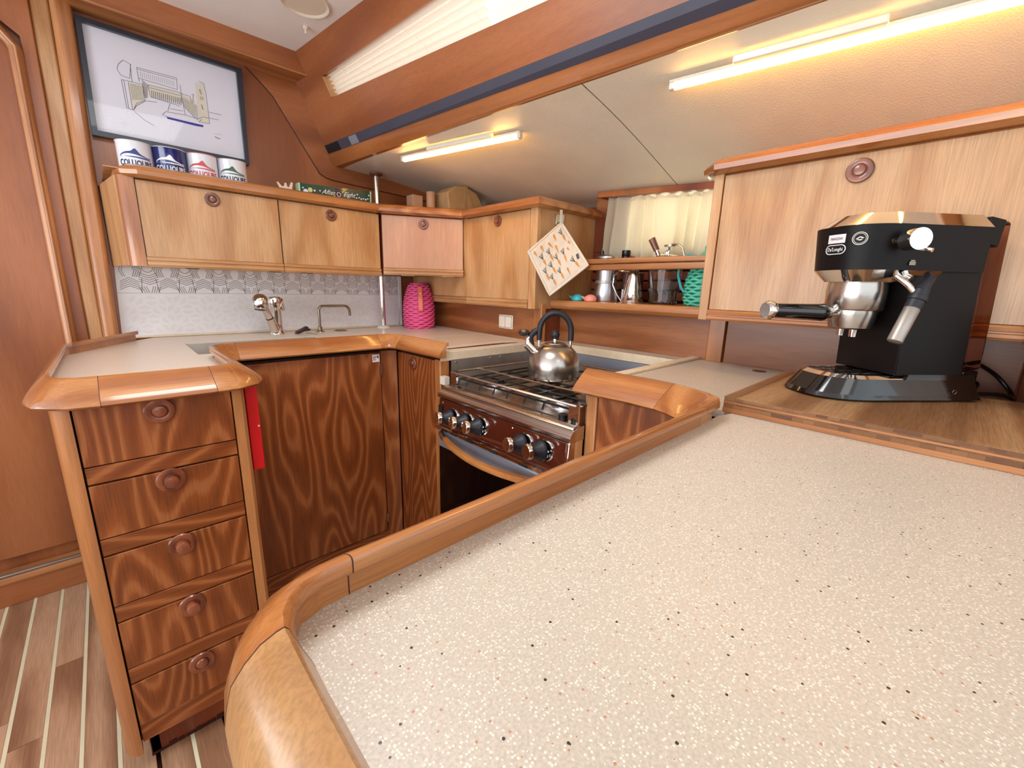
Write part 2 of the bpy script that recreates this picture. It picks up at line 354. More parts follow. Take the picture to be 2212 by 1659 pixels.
def text_mb(body, size, frame, shear=0, bend=None, depth=.0004, align='CENTER', xs=1, bold=0):
    """text mesh laid in the plane (origin, xdir, ydir); bend = function of local (x, y, z)"""
    c = bpy.data.curves.new('t', 'FONT'); c.body = body; c.size = size; c.align_x = align; c.align_y = 'CENTER'; c.shear = shear; c.extrude = depth; c.resolution_u = 2; c.offset = bold
    o = bpy.data.objects.new('t', c); COL.objects.link(o)
    dg = bpy.context.evaluated_depsgraph_get(); me = bpy.data.meshes.new_from_object(o.evaluated_get(dg))
    mb = MB(); vs = [v.co.copy() for v in me.vertices]; fs = [tuple(p.vertices) for p in me.polygons]
    out = []
    for v in vs:
        x, y, z = v.x*xs, v.y, v.z
        if bend: out.append(bend(x, y, z))
        else:
            O, X, Y = frame; N = Vector(X).cross(Vector(Y)); out.append(Vector(O)+Vector(X)*x+Vector(Y)*y+N*z)
    mb.add(out, fs); bpy.data.objects.remove(o); bpy.data.curves.remove(c); bpy.data.meshes.remove(me)
    return mb
def arc(cx, cy, r, a0, a1, n): return [(cx+r*math.cos(math.radians(a0+(a1-a0)*i/n)), cy+r*math.sin(math.radians(a0+(a1-a0)*i/n))) for i in range(n+1)]

KN = [(.0, 0), (.0235, 0), (.026, .002), (.0265, .005), (.0245, .0078), (.019, .0088), (.0145, .0075), (.0132, .0055), (.0125, .0056), (.0120, .009), (.0105, .0112), (.006, .0122), (0, .0124)]
KNOUT = KN[:8]+[(.0105, .006), (.0095, .014), (.0105, .0155), (.0125, .0165), (.0130, .0225), (.0115, .0255), (.006, .0268), (0, .027)]
def knob(parent, c, ax, out=False, sc=1, name='knob'):
    return part(MB().lathe([(r*sc, h*sc) for r, h in (KNOUT if out else KN)], c, ax, 28), name, W['knob'], parent, label='turned dark wooden push knob')

# ================================================================== STRUCTURE
# ---- floor: every plank and pale strip its own piece
fl = struct(MB().box(-1.9, 1.5, -1.3, 2.14, -.06, -.012), 'floor', M['groove'])
pitch = .0668; base = .011
pieces = []
for k in range(-26, 13):
    x0 = base+(k-1)*pitch+.0045; x1 = base+k*pitch-.0045
    cuts = [-1.3, random.uniform(-.7, .2), random.uniform(.9, 1.75), 2.138]
    for a, b in zip(cuts[:-1], cuts[1:]): pieces.append((x0, x1, a+.0008, b-.0008, 'plank'))
    if k not in (-1, 1, 9): pieces.append((base+k*pitch-.0040, base+k*pitch+.0040, -1.3, 2.138, 'caulk_strip'))
for x0, x1, a, b, nm in pieces:
    part(MB().box(x0, x1, a, b, -.012, 0), nm, W['plank'] if nm == 'plank' else M['holly'], fl, flat=True)

# ---- far bulkhead
wf = struct(MB().box(-1.9, 1.75, 2.14, 2.18, 0, 2.06), 'wall_far', W['wallZ'])
def wallstrip(name, pts, y0, y1, mat, lab=None, bevel=.004, angle=40):
    return part(MB().prism(pts, y0, y1, 'XZ'), name, mat, wf, label=lab, bevel=bevel)
# arched seam and raised frame board above the shelf
seam = [(.36, 1.99), (.44, 1.985), (.526, 1.959), (.576, 1.92), (.626, 1.873), (.70, 1.757), (.765, 1.655), (.794, 1.61), (.82, 1.596), (.856, 1.59), (1.075, 1.582), (1.5, 1.570)]
part(MB().tube([(x, 2.1385, z) for x, z in seam], .0016, 6), 'seam_line', M['groove'], wf)
part(MB().prism([(x+.001, z+.003) for x, z in seam]+[(1.5, 1.75), (.9, 1.75), (.72, 2.02), (.36, 2.02)], 2.1365, 2.14, 'XZ'), 'corner_board', W['wallX'], wf, bevel=.001)
# post and panel mouldings at the left
part(MB().prism([(-.030, .0), (.004, 0), (.020, .9), (.028, 1.15), (.050, 1.97), (.050, 2.04), (.002, 2.04), (0, 1.97), (-.018, 1.15), (-.022, .9)], 2.100, 2.14, 'XZ'), 'corner_post', W['trimZ'], wf, bevel=.014, seg=4)
part(MB().prism([(-.064, 0), (-.024, 0), (-.018, 1.15), (0, 1.97), (0, 2.04), (-.044, 2.04), (-.058, 1.15)], 2.118, 2.14, 'XZ'), 'recess_board', W['upZ'], wf, bevel=.006)
part(MB().prism([(-.10, .02), (-.062, .02), (-.058, 1.15), (-.044, 2.04), (-1.9, 2.04), (-1.9, 1.90), (-.17, 1.90), (-.079, 1.83), (-.090, 1.15)], 2.112, 2.14, 'XZ'), 'frame_board', W['wallZ'], wf, bevel=.003)
# left door
d1 = struct(MB().box(-.95, -.105, 2.122, 2.139, .16, 1.84), 'door_1', W['wallZ'], bevel=.002)
mo = [(-.123, .16), (-.118, .92), (-.108, 1.79), (-.145, 1.84), (-.30, 1.875), (-.9, 1.89)]
def band(pts, wd):
    # offset polyline to the right/up side for a moulding strip
    P = [Vector(p) for p in pts]; out = []
    for i, p in enumerate(P):
        a = P[max(0, i-1)]; b = P[min(len(P)-1, i+1)]; t = (b-a).normalized(); out.append((p.x+t.y*wd, p.y-t.x*wd))
    return pts+out[::-1]
part(MB().prism(band(mo, .030), 2.090, 2.125, 'XZ'), 'door_moulding', W['trimZ'], d1, bevel=.011, seg=3)
part(MB().prism(band([(x+.012, z) for x, z in mo], .008), 2.086, 2.092, 'XZ'), 'door_bead', W['trimZ'], d1, bevel=.003)
t1 = struct(MB().box(-1.9, -.10, 2.075, 2.14, .082, .118), 'trim_1', W['trimX'], bevel=.014, seg=4)
part(MB().box(-1.9, -.10, 2.070, 2.085, .119, .126), 'metal_threshold', M['steelsat'], t1, bevel=.002)
struct(MB().box(-1.9, -.10, 2.088, 2.14, 0, .082), 'baseboard_far', W['wallX'], bevel=.002)
# soffit box under the coachroof
t2 = struct(MB().box(-1.9, .735, 2.04, 2.058, 1.955, 2.033), 'trim_2', W['wallX'])
part(MB().box(-1.9, .76, 2.058, 2.1395, 1.955, 1.972), 'soffit_board', W['trimX'], t2)
part(MB().box(-1.9, .742, 2.034, 2.042, 1.952, 1.960), 'edge_bead', W['trimX'], t2, bevel=.002)
# ---- white overhead
cl = struct(MB().box(-1.9, 1.12, -1.4, 2.06, 2.032, 2.06), 'ceiling', M['white'])
# ---- sloped coachroof side
def px(y, z): return .824-.1107*(y-2.14)-.4633*(z-1.733)
def PN(y, z, o=0): return Vector((px(y, z)+o*.9, y, z+o*.42))
wy = [(1.935, 1.862, 1.930), (-.35, 1.802, 1.985)]      # window opening: y, z low, z high at the two ends
def wl(y, top):
    t = (1.935-y)/(1.935+.35); return (1.930+.055*t) if top else (1.862-.060*t)
mb = MB(); T = .022
def panq(y0, y1, f0, f1):
    a = [PN(y0, f0(y0)), PN(y1, f0(y1)), PN(y1, f1(y1)), PN(y0, f1(y0))]; mb.slab(a, (T*.9, 0, T*.42))
zt = lambda y: 2.04; zb = lambda y: 1.733; zl = lambda y: wl(y, 0); zh = lambda y: wl(y, 1)
panq(2.14, 1.935, zb, zt); panq(1.935, -.35, zb, zl); panq(1.935, -.35, zh, zt); panq(-.35, -1.4, zb, zt)
wr = struct(mb, 'wall_upper_right', W['wallY'])
# window 1: frame lining, glass, blind, bright sky pane
w1 = struct(MB().slab([PN(1.935, wl(1.935, 0)), PN(1.935, wl(1.935, 1)), PN(1.929, wl(1.929, 1)-.002), PN(1.929, wl(1.929, 0)+.002)], (.045, 0, .021)), 'window_1', W['upY'], bevel=.001)
def pleat(u, v):
    y = 1.928+(1.075-1.928)*u; z0, z1 = wl(y, 0)+.001, wl(y, 1)-.001
    p = abs(((v*5) % 1)-.5)*2; sg = .5+.5*math.sin(u*PI)*.3
    return PN(y, z0+(z1-z0)*v, .018+.016*(1-p)*1.0)
part(MB().grid(pleat, 40, 40), 'pleated_blind', M['blind'], w1, angle=25)
def pleat2(u, v):
    y = 1.045+(-.33-1.045)*u; z0, z1 = wl(y, 0)+.001, wl(y, 1)-.001; return PN(y, z0+(z1-z0)*v, .016+.010*abs(((v*2) % 1)-.5)*2)
part(MB().grid(pleat2, 30, 24), 'pleated_blind', M['blind'], w1, angle=25)
part(MB().slab([PN(1.93, 1.85, .075), PN(-.35, 1.78, .075), PN(-.35, 2.02, .075), PN(1.93, 1.95, .075)], (.003, 0, .001)), 'window_pane', M['sky'], w1)
for ty, tv in ((1.80, .75), (1.70, .45), (1.66, .2), (1.40, .75), (1.36, .45), (1.34, .18), (1.12, .7), (1.10, .3)):
    z = wl(ty, 0)+(wl(ty, 1)-wl(ty, 0))*tv
    part(MB().tube([PN(ty+.004, z+.008, .012), PN(ty, z, .010), PN(ty-.004, z-.008, .012)], .0008, 6).lathe([(0, -.001), (.002, 0), (0, .001)], PN(ty-.004, z-.009, .011), (1, 0, 0), 10), 'blind_cord', M['plastic'], w1)
# blue-grey band and teak grab moulding below
def tx(y): return .838+.118*(2.15-y)
def bx(y): return .864+.095*(2.14-y)
t3 = struct(MB().slab([(px(2.14, 1.733)-.001, 2.14, 1.733), (px(-1.4, 1.733)-.001, -1.4, 1.733), (tx(-1.4), -1.4, 1.702), (tx(2.14), 2.14, 1.702)], (.012, 0, .02)), 'trim_3', M['blueband'])
for i, (a, b) in enumerate(((2.13, 2.02), (1.93, 1.87))):
    f = lambda y, t: (px(y, 1.733)*(1-t)+tx(y)*t-.002, y, 1.733-.031*t-.001)
    part(MB().slab([f(a, .05), f(b, .05), f(b, .95), f(a, .95)], (0, 0, -.0008)), 'band_facet', M['greysteel'] if i else M['dark'], t3)
pr = []
def trimring(y):
    a = tx(y); b = bx(y)
    return [(a, y, 1.702), (a-.004, y, 1.694), (a-.004+(b-a)*.4, y, 1.676), (b-.002, y, 1.660), (b+.004, y, 1.654), (b+.04, y, 1.654), (a+.045, y, 1.702)]
mb = MB(); ys = [2.135, 1.5, .8, .1, -.6, -1.4]; vs = [q for y in ys for q in trimring(y)]
fs = [(i*7+j, i*7+(j+1) % 7, (i+1)*7+(j+1) % 7, (i+1)*7+j) for i in range(5) for j in range(7)]+[tuple(range(7))[::-1], tuple(range(35, 42))]
struct(mb.add(vs, fs), 'trim_4', W['deck'], angle=30)
# ---- side-deck headliner (two panels with a seam)
def cz(x, y):
    xi = bx(y); zo = 1.588-.063*(2.14-y); t = (x-xi)/(1.6-xi); z = 1.656+(zo-1.656)*t; z += .010*math.sin(max(0, min(1, t))*PI)
    return z
def liner(y0, y1, x1=1.80):
    def fn(u, v):
        y = y0+(y1-y0)*v; x = (bx(y)+.002)+(x1-bx(y))*u; return (x, y, cz(x, y)+.0025*math.sin(y*9+x*7)*math.sin(u*PI))
    mb = MB().grid(fn, 24, 24); n = len(mb.v); mb.add([v+Vector((0, 0, .012)) for v in mb.v], []); f0 = list(mb.f); mb.f += [tuple(i+n for i in f)[::-1] for f in f0]
    return mb
struct(liner(2.139, .804), 'ceiling_side_deck_forward', M['vinyl'])
struct(liner(.801, -1.4), 'ceiling_side_deck_aft', M['vinyl'])
struct(MB().box(1.76, 1.80, -1.4, 2.14, 0, 1.60), 'wall_right', W['red'])
# ---- room beyond the camera: low far side and aft end so that metal has something to mirror
struct(MB().box(-1.94, -1.9, -1.4, 2.14, 0, .75), 'wall_left', W['wallY'])
struct(MB().box(-1.9, .1, -1.54, -1.5, 0, .7), 'wall_near', W['wallX'])

# ================================================================== WORKTOPS
ZT = .90
RAIL = [(.010, .897), (.010, .9215), (.001, .9222), (0, .9235), (0, .9325), (.0015, .9345), (.006, .9345), (.015, .9305), (.027, .9225), (.041, .9125), (.053, .9025), (.0615, .8945), (.0640, .8885), (.0590, .8835), (.010, .8835)]
RAIL2 = [(-.0135, .897), (-.011, .905), (-.006, .918), (-.004, .924), (-.001, .933), (.001, .935), (.005, .934), (.013, .930), (.021, .922), (.028, .912), (.031, .900), (.033, .889), (.033, .880), (.031, .876), (-.0135, .876)]
def rail(parent, path, mats, wid=None, cuts=None, names='fiddle_rail', morph=None):
    """the raised rail in jointed lengths; wid scales its width, morph blends to the plain end section"""
    P = [Vector(p) for p in path]; rings = []
    for i in range(len(P)):
        d0 = (P[i]-P[i-1]).normalized() if i else (P[1]-P[0]).normalized()
        d1 = (P[i+1]-P[i]).normalized() if i < len(P)-1 else d0
        n0 = Vector((d0.y, -d0.x)); n1 = Vector((d1.y, -d1.x)); nm = n0+n1; nm = nm/max(.35, nm.dot(n0))
        wv = wid[i] if wid else 1; mo_ = morph[i] if morph else 0; q = []
        for (u, z), (u2, z2) in zip(RAIL, RAIL2):
            uu = (u*(wv if u > .012 else 1))*(1-mo_)+u2*mo_; p = P[i]+nm*uu; q.append((p.x, p.y, z*(1-mo_)+z2*mo_))
        rings.append(q)
    k = len(RAIL)
    for a, b, mt in zip(cuts[:-1], cuts[1:], mats):
        vs = [v for q in rings[a:b+1] for v in q]; n = b-a+1
        fs = [(i*k+j, i*k+(j+1) % k, (i+1)*k+(j+1) % k, (i+1)*k+j) for i in range(n-1) for j in range(k)]+[tuple(range(k))[::-1], tuple(range((n-1)*k, n*k))]
        part(MB().add(vs, fs), names, mt, parent, angle=50)
    for c in cuts[1:-1]:
        cen = sum((Vector(v) for v in rings[c]), Vector())/k; d = (P[min(c+1, len(P)-1)]-P[c-1]).normalized()*.0005
        ring = [cen+(Vector(v)-cen)*1.004 for v in rings[c]]; vs = [v-Vector((d.x, d.y, 0)) for v in ring]+[v+Vector((d.x, d.y, 0)) for v in ring]
        part(MB().add(vs, [(j, (j+1) % k, (j+1) % k+k, j+k) for j in range(k)]), 'rail_joint', M['groove'], parent, angle=50)
# -- sink worktop
wa = thing('worktop', 'L-shaped speckled cream worktop with glossy teak rail around the sink', 'worktop', (.4, 1.6, ZT))
mb = MB()
def ply(p, z0=ZT-.0155, z1=ZT): mb.prism(p, z0, z1)
ply([(.183, 1.114), (.208, 1.15), (.208, 1.506), (.183, 1.506)])
ply([(-.113, 1.150), (-.098, 1.122), (-.070, 1.113), (.183, 1.113), (.183, 2.139), (.13, 2.139), (.064, 2.045), (-.113, 1.76)])
ply([(.183, 1.87), (.62, 1.87), (.62, 2.139), (.183, 2.139)]); ply([(.183, 1.506), (.62, 1.506), (.62, 1.565), (.183, 1.565)])
ply([(.62, 1.506), (.845, 1.506), (.845, 2.139), (.62, 2.139)])
ply([(.80, 1.19), (.845, 1.19), (.845, 1.506), (.80, 1.506)])
ply([(.845, 1.19), (1.35, 1.19), (1.35, 1.234), (.845, 1.234)]); ply([(.845, 1.60), (1.40, 1.60), (1.40, 2.139), (.845, 2.139)])
ply([(1.31, 1.234), (1.43, 1.234), (1.43, 1.60), (1.31, 1.60)]); ply([(1.35, 1.19), (1.431, 1.19), (1.431, 1.234), (1.35, 1.234)])
ply([(.845, 1.234), (.862, 1.234), (.862, 1.60), (.845, 1.60)])
part(mb, 'top', M['counter2'], wa, flat=True)
part(MB().box(.865, 1.307, 1.262, 1.597, ZT-.02, ZT+.0005), 'hatch_lid', M['counter2'], wa, bevel=.001)
mb = MB()
for a in ((.885, .887, 1.30, 1.575), (1.285, 1.287, 1.30, 1.575), (.885, 1.287, 1.573, 1.575), (.885, 1.287, 1.30, 1.302)): mb.box(a[0], a[1], a[2], a[3], ZT, ZT+.0009)
part(mb, 'lid_border', M['edge'], wa, flat=True)
mb = MB()
for i in range(14): mb.box(.90, 1.27, 1.315+i*.018, 1.3165+i*.018, ZT, ZT+.0008)
part(mb, 'drain_groove', M['edgedirt'], wa, flat=True)
part(MB().prism([(.868, 1.240), (1.215, 1.236), (1.15, 1.262), (.868, 1.250)], ZT-.02, ZT+.0015), 'grip_strip', M['brownlabel'], wa, label='dark brown grip strip')
part(MB().box(.862, 1.31, 1.234, 1.262, ZT-.02, ZT), 'lid_edge', M['counter2'], wa, flat=True)
part(MB().box(.80, 1.345, 1.184, 1.1895, ZT-.030, ZT+.0012), 'edge_strip', M['edge'], wa, bevel=.0012)
PA = [(.072, 2.045), (-.086, 1.750), (-.096, 1.71), (-.099, 1.21), (-.095, 1.170), (-.083, 1.145), (-.060, 1.130), (-.03, 1.128), (.145, 1.128), (.168, 1.131), (.183, 1.140), (.191, 1.158),
      (.193, 1.19), (.193, 1.43), (.198, 1.470), (.212, 1.500), (.235, 1.517), (.268, 1.522), (.735, 1.522), (.765, 1.517), (.79, 1.503), (.806, 1.48), (.813, 1.45), (.822, 1.17)]
WA = [.6, .6, .62, .62, .68, .78, .9, 1, 1, 1, 1, 1, 1, .95, .9, .85, .82, .8, .8, .75, .7, .68, .66, .64]
rail(wa, PA, [W['railY'], W['railY'], W['railX'], W['railX'], W['railX'], W['railY'], W['railX'], W['railX'], W['railX'], W['railY']], wid=WA, cuts=[0, 1, 3, 7, 8, 12, 13, 17, 18, 22, 23])
# -- sink
sk = thing('sink', 'stainless steel sink bowl let into the sink worktop', 'sink', (.4, 1.7, .72))
mb = MB(); x0, x1, y0, y1, zb_ = .1835, .619, 1.566, 1.869, .74
mb.add([(x0,y0,ZT-.003),(x1,y0,ZT-.003),(x1,y1,ZT-.003),(x0,y1,ZT-.003),(x0+.02,y0+.02,zb_),(x1-.02,y0+.02,zb_),(x1-.02,y1-.02,zb_),(x0+.02,y1-.02,zb_)], [(0,1,5,4),(1,2,6,5),(2,3,7,6),(3,0,4,7),(4,5,6,7)])
part(mb, 'bowl', M['steelsat'], sk); part(MB().lathe([(0, 0), (.04, 0), (.045, .004), (.03, .004), (.028, .001), (0, .001)], (.4, 1.72, zb_)), 'drain', M['chrome'], sk)
# -- stove-side back ledge + peninsula worktop
wb = thing('worktop', 'large speckled cream peninsula worktop with teak rail in the foreground', 'worktop', (.8, -.2, ZT))
mb = MB()
ply([(.0520, -1.4), (1.431, -1.4), (1.431, .26), (.83, .26), (.79, .272), (.094, .2755), (.062, .268), (.052, .25), (.0520, .219)])
ply([(.83, .26), (1.431, .26), (1.431, .60), (.834, .60), (.845, .45)])
ply([(1.345, .60), (1.431, .60), (1.431, 1.188), (1.345, 1.188)])
part(mb, 'top', M['counter'], wb, flat=True)
part(MB().box(1.338, 1.345, .60, 1.19, ZT-.028, ZT+.001), 'edge_strip', M['edge'], wb, bevel=.001)
part(MB().box(.90, 1.431, .578, .606, ZT, ZT+.008).box(.862, 1.345, .600, .606, ZT-.03, ZT+.002), 'joint_strip', M['edge'], wb, label='worn cream joint strip', bevel=.002)
part(MB().lathe([(0, 0), (.018, 0), (.0185, .001), (.014, .0016), (.0135, .0006), (0, .0006)], (1.359, .374, ZT)), 'finger_hole', M['port'], wb)
PB = [(.833, .60), (.842, .45), (.838, .38), (.824, .335), (.808, .300), (.788, .274), (.757, .261), (.70, .259), (.130, .259), (.100, .2595), (.083, .2590), (.068, .256), (.058, .2490), (.051, .238), (.048, .225), (.0475, .205), (.0475, .15), (.0475, -1.4)]
WD = [1, 1, 1, 1.02, 1.04, 1.05, 1.05, 1.0, 1.0, 1.0, .96, .84, .70, .62, .8, .8, .8, .8]
MO = [0]*11+[.12, .40, .75, 1, 1, 1, 1]
rail(wb, PB, [W['railY'], W['railX'], W['railX'], W['railX'], W['blond']], wid=WD, morph=MO, cuts=[0, 2, 7, 9, 14, 17])

# ================================================================== BASE CABINETS
# -- drawer cabinet
dc = thing('drawer_cabinet', 'teak cabinet of five drawers with push knobs at the left', 'cabinet', (.05, 1.3, 0))
part(MB().box(-.088, .1825, 1.131, 1.95, .075, .874), 'carcass', M['groove'], dc)
part(MB().prism([(-.107, 1.75), (-.107, 1.16), (-.105, 1.135), (-.097, 1.118), (-.086, 1.109), (-.0765, 1.107), (-.0765, 1.14), (-.088, 1.16), (-.088, 1.75)], .058, .884), 'left_post', W['trimZ'], dc, angle=30)
part(MB().prism([(.180, 1.108), (.198, 1.108), (.205, 1.114), (.207, 1.125), (.207, 1.50), (.188, 1.50), (.188, 1.14), (.180, 1.14)], .058, .884), 'right_post', W['trimZ'], dc, angle=30)
zs = [(.878, .7605), (.7215, .6045), (.5645, .4465), (.4065, .2885), (.2465, .135)]
for i, (a, b) in enumerate(zs):
    d = part(MB().box(-.0735, .1775, 1.109, 1.131, b, a-.0015), 'drawer_front', W['lowZ'], dc, bevel=.0012)
    knob(d, (.051+.0, 1.109, (a-.024 if i == 0 else a-.022)), (0, -1, 0), out=i in (1, 2, 3))
for a, b in ((.758, .7235), (.602, .5665), (.444, .4085), (.286, .249)):
    part(MB().box(-.0735, .1775, 1.110, 1.131, b, a), 'divider_rail', W['lowX'], dc, bevel=.001)
part(MB().box(-.0735, .1775, 1.112, 1.131, .085, .133), 'bottom_rail', W['lowX'], dc, bevel=.001)
part(MB().box(-.066, .18, 1.150, 1.17, .0, .10).box(-.066, -.046, 1.150, 1.40, 0, .09), 'toe_kick', W['red'], dc, bevel=.002)
mb = MB(); x = -.066
while x < .16:
    wd = random.uniform(.008, .02); mb.box(x, x+wd, 1.1475, 1.1502, random.uniform(0, .001), random.uniform(.006, .014)); x += wd+random.uniform(0, .004)
part(mb, 'worn_sealant', M['pinkin'] if 0 else M['groove'], dc, flat=True)
# -- red case on its side
rc = thing('fire_blanket_case', 'slim red case hung on the side of the drawer cabinet beside the sink door', 'case', (.222, 1.2, .66))
part(MB().prism([(.211, .663), (.236, .663), (.236, .876), (.2235, .888), (.211, .876)], 1.135, 1.33, 'XZ'), 'case_body', M['red'], rc, bevel=.0015)
part(MB().lathe([(0, 0), (.0025, 0), (.002, .0012), (0, .0014)], (.232, 1.135, .775), (0, -1, 0), 12), 'case_stud', M['plastic'], rc)
# -- sink cabinet
sc = thing('sink_cabinet', 'teak sink cabinet with one wide door and bold arched grain', 'cabinet', (.5, 1.6, 0))
part(MB().box(.210, .785, 1.523, 2.13, .03, .735).box(.21, .785, 1.523, 1.560, .735, .87), 'carcass', M['groove'], sc)
dr = part(MB().box(.212, .735, 1.499, 1.522, .112, .866), 'door', W['lowZ'], sc, bevel=.0015)
knob(dr, (.243, 1.499, .795), (0, -1, 0))
part(MB().box(.212, .79, 1.503, 1.522, .0, .107), 'base_rail', W['lowX'], sc, bevel=.0015)
part(MB().prism([(.740, 1.503), (.775, 1.500), (.797, 1.485), (.797, 1.523), (.74, 1.523)], .03, .872), 'corner_post', W['lowZ'], sc, bevel=.001)
for z in (.80, .17):
    part(MB().tube([(.7385, 1.498, z-.022), (.7385, 1.498, z+.022)], .003, 8).box(.730, .7385, 1.4975, 1.4985, z-.018, z+.018), 'hinge', M['steel'], sc)
part(MB().box(.703, .731, 1.4975, 1.4988, .832, .861), 'sticker', M['sticker'], sc, label='small white sticker')
mb = MB().box(.707, .720, 1.4968, 1.4976, .850, .8525).box(.707, .709, 1.4968, 1.4976, .838, .852).box(.713, .7145, 1.4968, 1.4976, .838, .847).box(.722, .727, 1.4968, 1.4976, .847, .856)
part(mb, 'sticker_mark', M['brownprint'], sc, flat=True)
part(MB().box(.797, .845, 1.500, 1.56, .0, .872), 'corner_filler', M['groove'], sc)
# -- narrow cabinet beside the stove
nc = thing('narrow_cabinet', 'narrow tall-door teak cabinet between sink cabinet and stove', 'cabinet', (.95, 1.35, 0))
part(MB().box(.822, 1.30, 1.196, 1.50, .03, .870), 'carcass', M['groove'], nc)
dn = part(MB().box(.800, .821, 1.222, 1.482, .06, .868), 'door', W['lowZ'], nc, bevel=.0012)
knob(dn, (.800, 1.365, .838), (-1, 0, 0), sc=.9)
part(MB().box(.797, .835, 1.186, 1.220, .0, .874), 'end_post', W['trimZ'], nc, bevel=.003)
part(MB().box(.803, .822, 1.2, 1.50, .0, .057), 'base_rail', W['lowX'], nc, bevel=.001)
# -- cabinet at the other side of the stove
rc2 = thing('end_cabinet', 'short teak cabinet between stove and peninsula worktop', 'cabinet', (.95, .45, 0))
part(MB().box(.803, .866, .548, .577, .0, .876), 'end_post', W['trimZ'], rc2, bevel=.003)
part(MB().box(.806, .82, .30, .546, .03, .876), 'side_panel', W['lowZ'], rc2, bevel=.001)
part(MB().box(.822, 1.42, .28, .572, .0, .870), 'carcass', M['groove'], rc2)
# -- peninsula cabinet under the front worktop
pc = thing('peninsula_cabinet', 'teak cabinet carrying the foreground peninsula worktop', 'cabinet', (.8, 0, 0))
part(MB().box(.09, 1.42, -1.38, .275, .0, .868), 'carcass', W['lowZ'], pc)
part(MB().box(.060, .088, -1.38, .25, .0, .874), 'end_panel', W['blond'], pc, bevel=.004)

# ================================================================== WALL PANELS round the counter
t5 = struct(MB().slab([(1.356, 2.13, ZT), (1.31, 1.24, ZT), (1.31, 1.24, 1.06), (1.356, 2.13, 1.06)], (.014, 0, 0)), 'trim_5', W['splY'], bevel=.001)
part(MB().box(1.300, 1.325, 1.188, 1.232, ZT, 1.06), 'splash_post', W['trimZ'], t5, bevel=.002)
part(MB().box(1.325, 1.432, 1.20, 1.215, ZT, 1.06), 'splash_return', W['red'], t5)
t6 = struct(MB().box(1.432, 1.446, .56, 1.20, ZT, 1.062), 'trim_6', W['splY'], bevel=.001)
part(MB().box(1.420, 1.446, .507, .556, ZT, 1.062), 'splash_post', W['trimZ'], t6, bevel=.0015)
part(MB().box(1.432, 1.446, -.115, .504, ZT, 1.08), 'splash_panel', W['splY'], t6, bevel=.001)
part(MB().box(1.15, 1.46, -.145, -.118, ZT, 1.09), 'side_board', W['trimZ'], t6, bevel=.004)
part(MB().box(1.205, 1.26, -.145, -.090, 1.04, 1.12), 'side_board_cap', W['trimZ'], t6, bevel=.004)
# backsplash
bs = thing('splash_panel', 'white patterned splash panel behind the sink and taps', 'panel', (.6, 2.13, ZT))
part(MB().prism([(.028, .905), (1.166, .905), (1.182, 1.166), (.041, 1.166)], 2.1335, 2.1395, 'XZ'), 'panel', M['backsplash'], bs)
part(MB().box(.034, 1.176, 2.1328, 2.1336, 1.0665, 1.0675), 'panel_joint', M['bsline'], bs, flat=True)
part(MB().box(1.172, 1.186, 2.130, 2.1395, .903, 1.166), 'corner_strip', M['backsplash'], bs)
mb = MB(); mb2 = MB(); YL = 2.1332
def ln(a, b, wd=.0011, mbx=None):
    a = Vector(a); b = Vector(b); t = (b-a)
    if t.length < 1e-5: return
    t.normalize(); nn = Vector((-t.y, t.x))*wd
    # clip to the panel
    q = [a+nn, b+nn, b-nn, a-nn]
    (mbx or mb).add([(p.x, YL, p.y) for p in q], [(0, 1, 2, 3)])
def clipln(a, b, z0, z1, x0=.045, x1=1.168, **kw):
    (ax, az), (bx_, bz) = a, b
    if min(ax, bx_) < x0 or max(ax, bx_) > x1: return
    if az > bz: ax, az, bx_, bz = bx_, bz, ax, az
    if bz <= z0 or az >= z1: return
    if az < z0: ax += (bx_-ax)*(z0-az)/(bz-az); az = z0
    if bz > z1: bx_ = ax+(bx_-ax)*(z1-az)/(bz-az); bz = z1
    ln((ax, az), (bx_, bz), **kw)
P_ = .112
for k in range(-1, 12):
    c = .075+k*P_
    for j in range(5):     # chevrons pointing up, standing on the joint
        h = .027+j*.0075
        wv = .030-.0012*j
        clipln((c-wv, 1.066+h-.014), (c, 1.066+h), 1.069, 1.165); clipln((c, 1.066+h), (c+wv, 1.066+h-.014), 1.069, 1.165)
    cc = c+P_/2
    for j in range(5):     # chevrons pointing down below a small hexagon
        h = .060-j*.0078+.004
        wv = .026+.001*j
        clipln((cc-wv, 1.066+h+.012), (cc, 1.066+h), 1.069, 1.165); clipln((cc, 1.066+h), (cc+wv, 1.066+h+.012), 1.069, 1.165)
    hx = [(cc-.018, 1.158), (cc-.008, 1.166), (cc+.008, 1.166), (cc+.018, 1.158), (cc+.010, 1.147), (cc, 1.143), (cc-.010, 1.147)]
    for a, b in zip(hx, hx[1:]+hx[:1]): clipln(a, b, 1.069, 1.165)
    for j in range(4):     # vertical-ish bent lines each side of the upper hexagon
        for sg in (-1, 1):
            clipln((c+sg*(.012+j*.0065), 1.165), (c+sg*(.018+j*.0065), 1.148), 1.069, 1.165)
            clipln((c+sg*(.018+j*.0065), 1.148), (c+sg*(.010+j*.0060), 1.126), 1.069, 1.165)
    for j in range(4):     # slanted hatching at the foot
        for sg in (-1, 1):
            clipln((cc+sg*(.003+j*.0068), 1.069), (cc+sg*(.011+j*.0066), 1.069+.024-.001*j), 1.069, 1.165)
    for sg in (-1, 1): clipln((c+sg*.030, 1.069), (c+sg*.036, 1.120), 1.069, 1.165)
o = part(mb, 'pattern_line', M['bsline'], bs, flat=True); o['kind'] = 'stuff'
mb3 = MB()
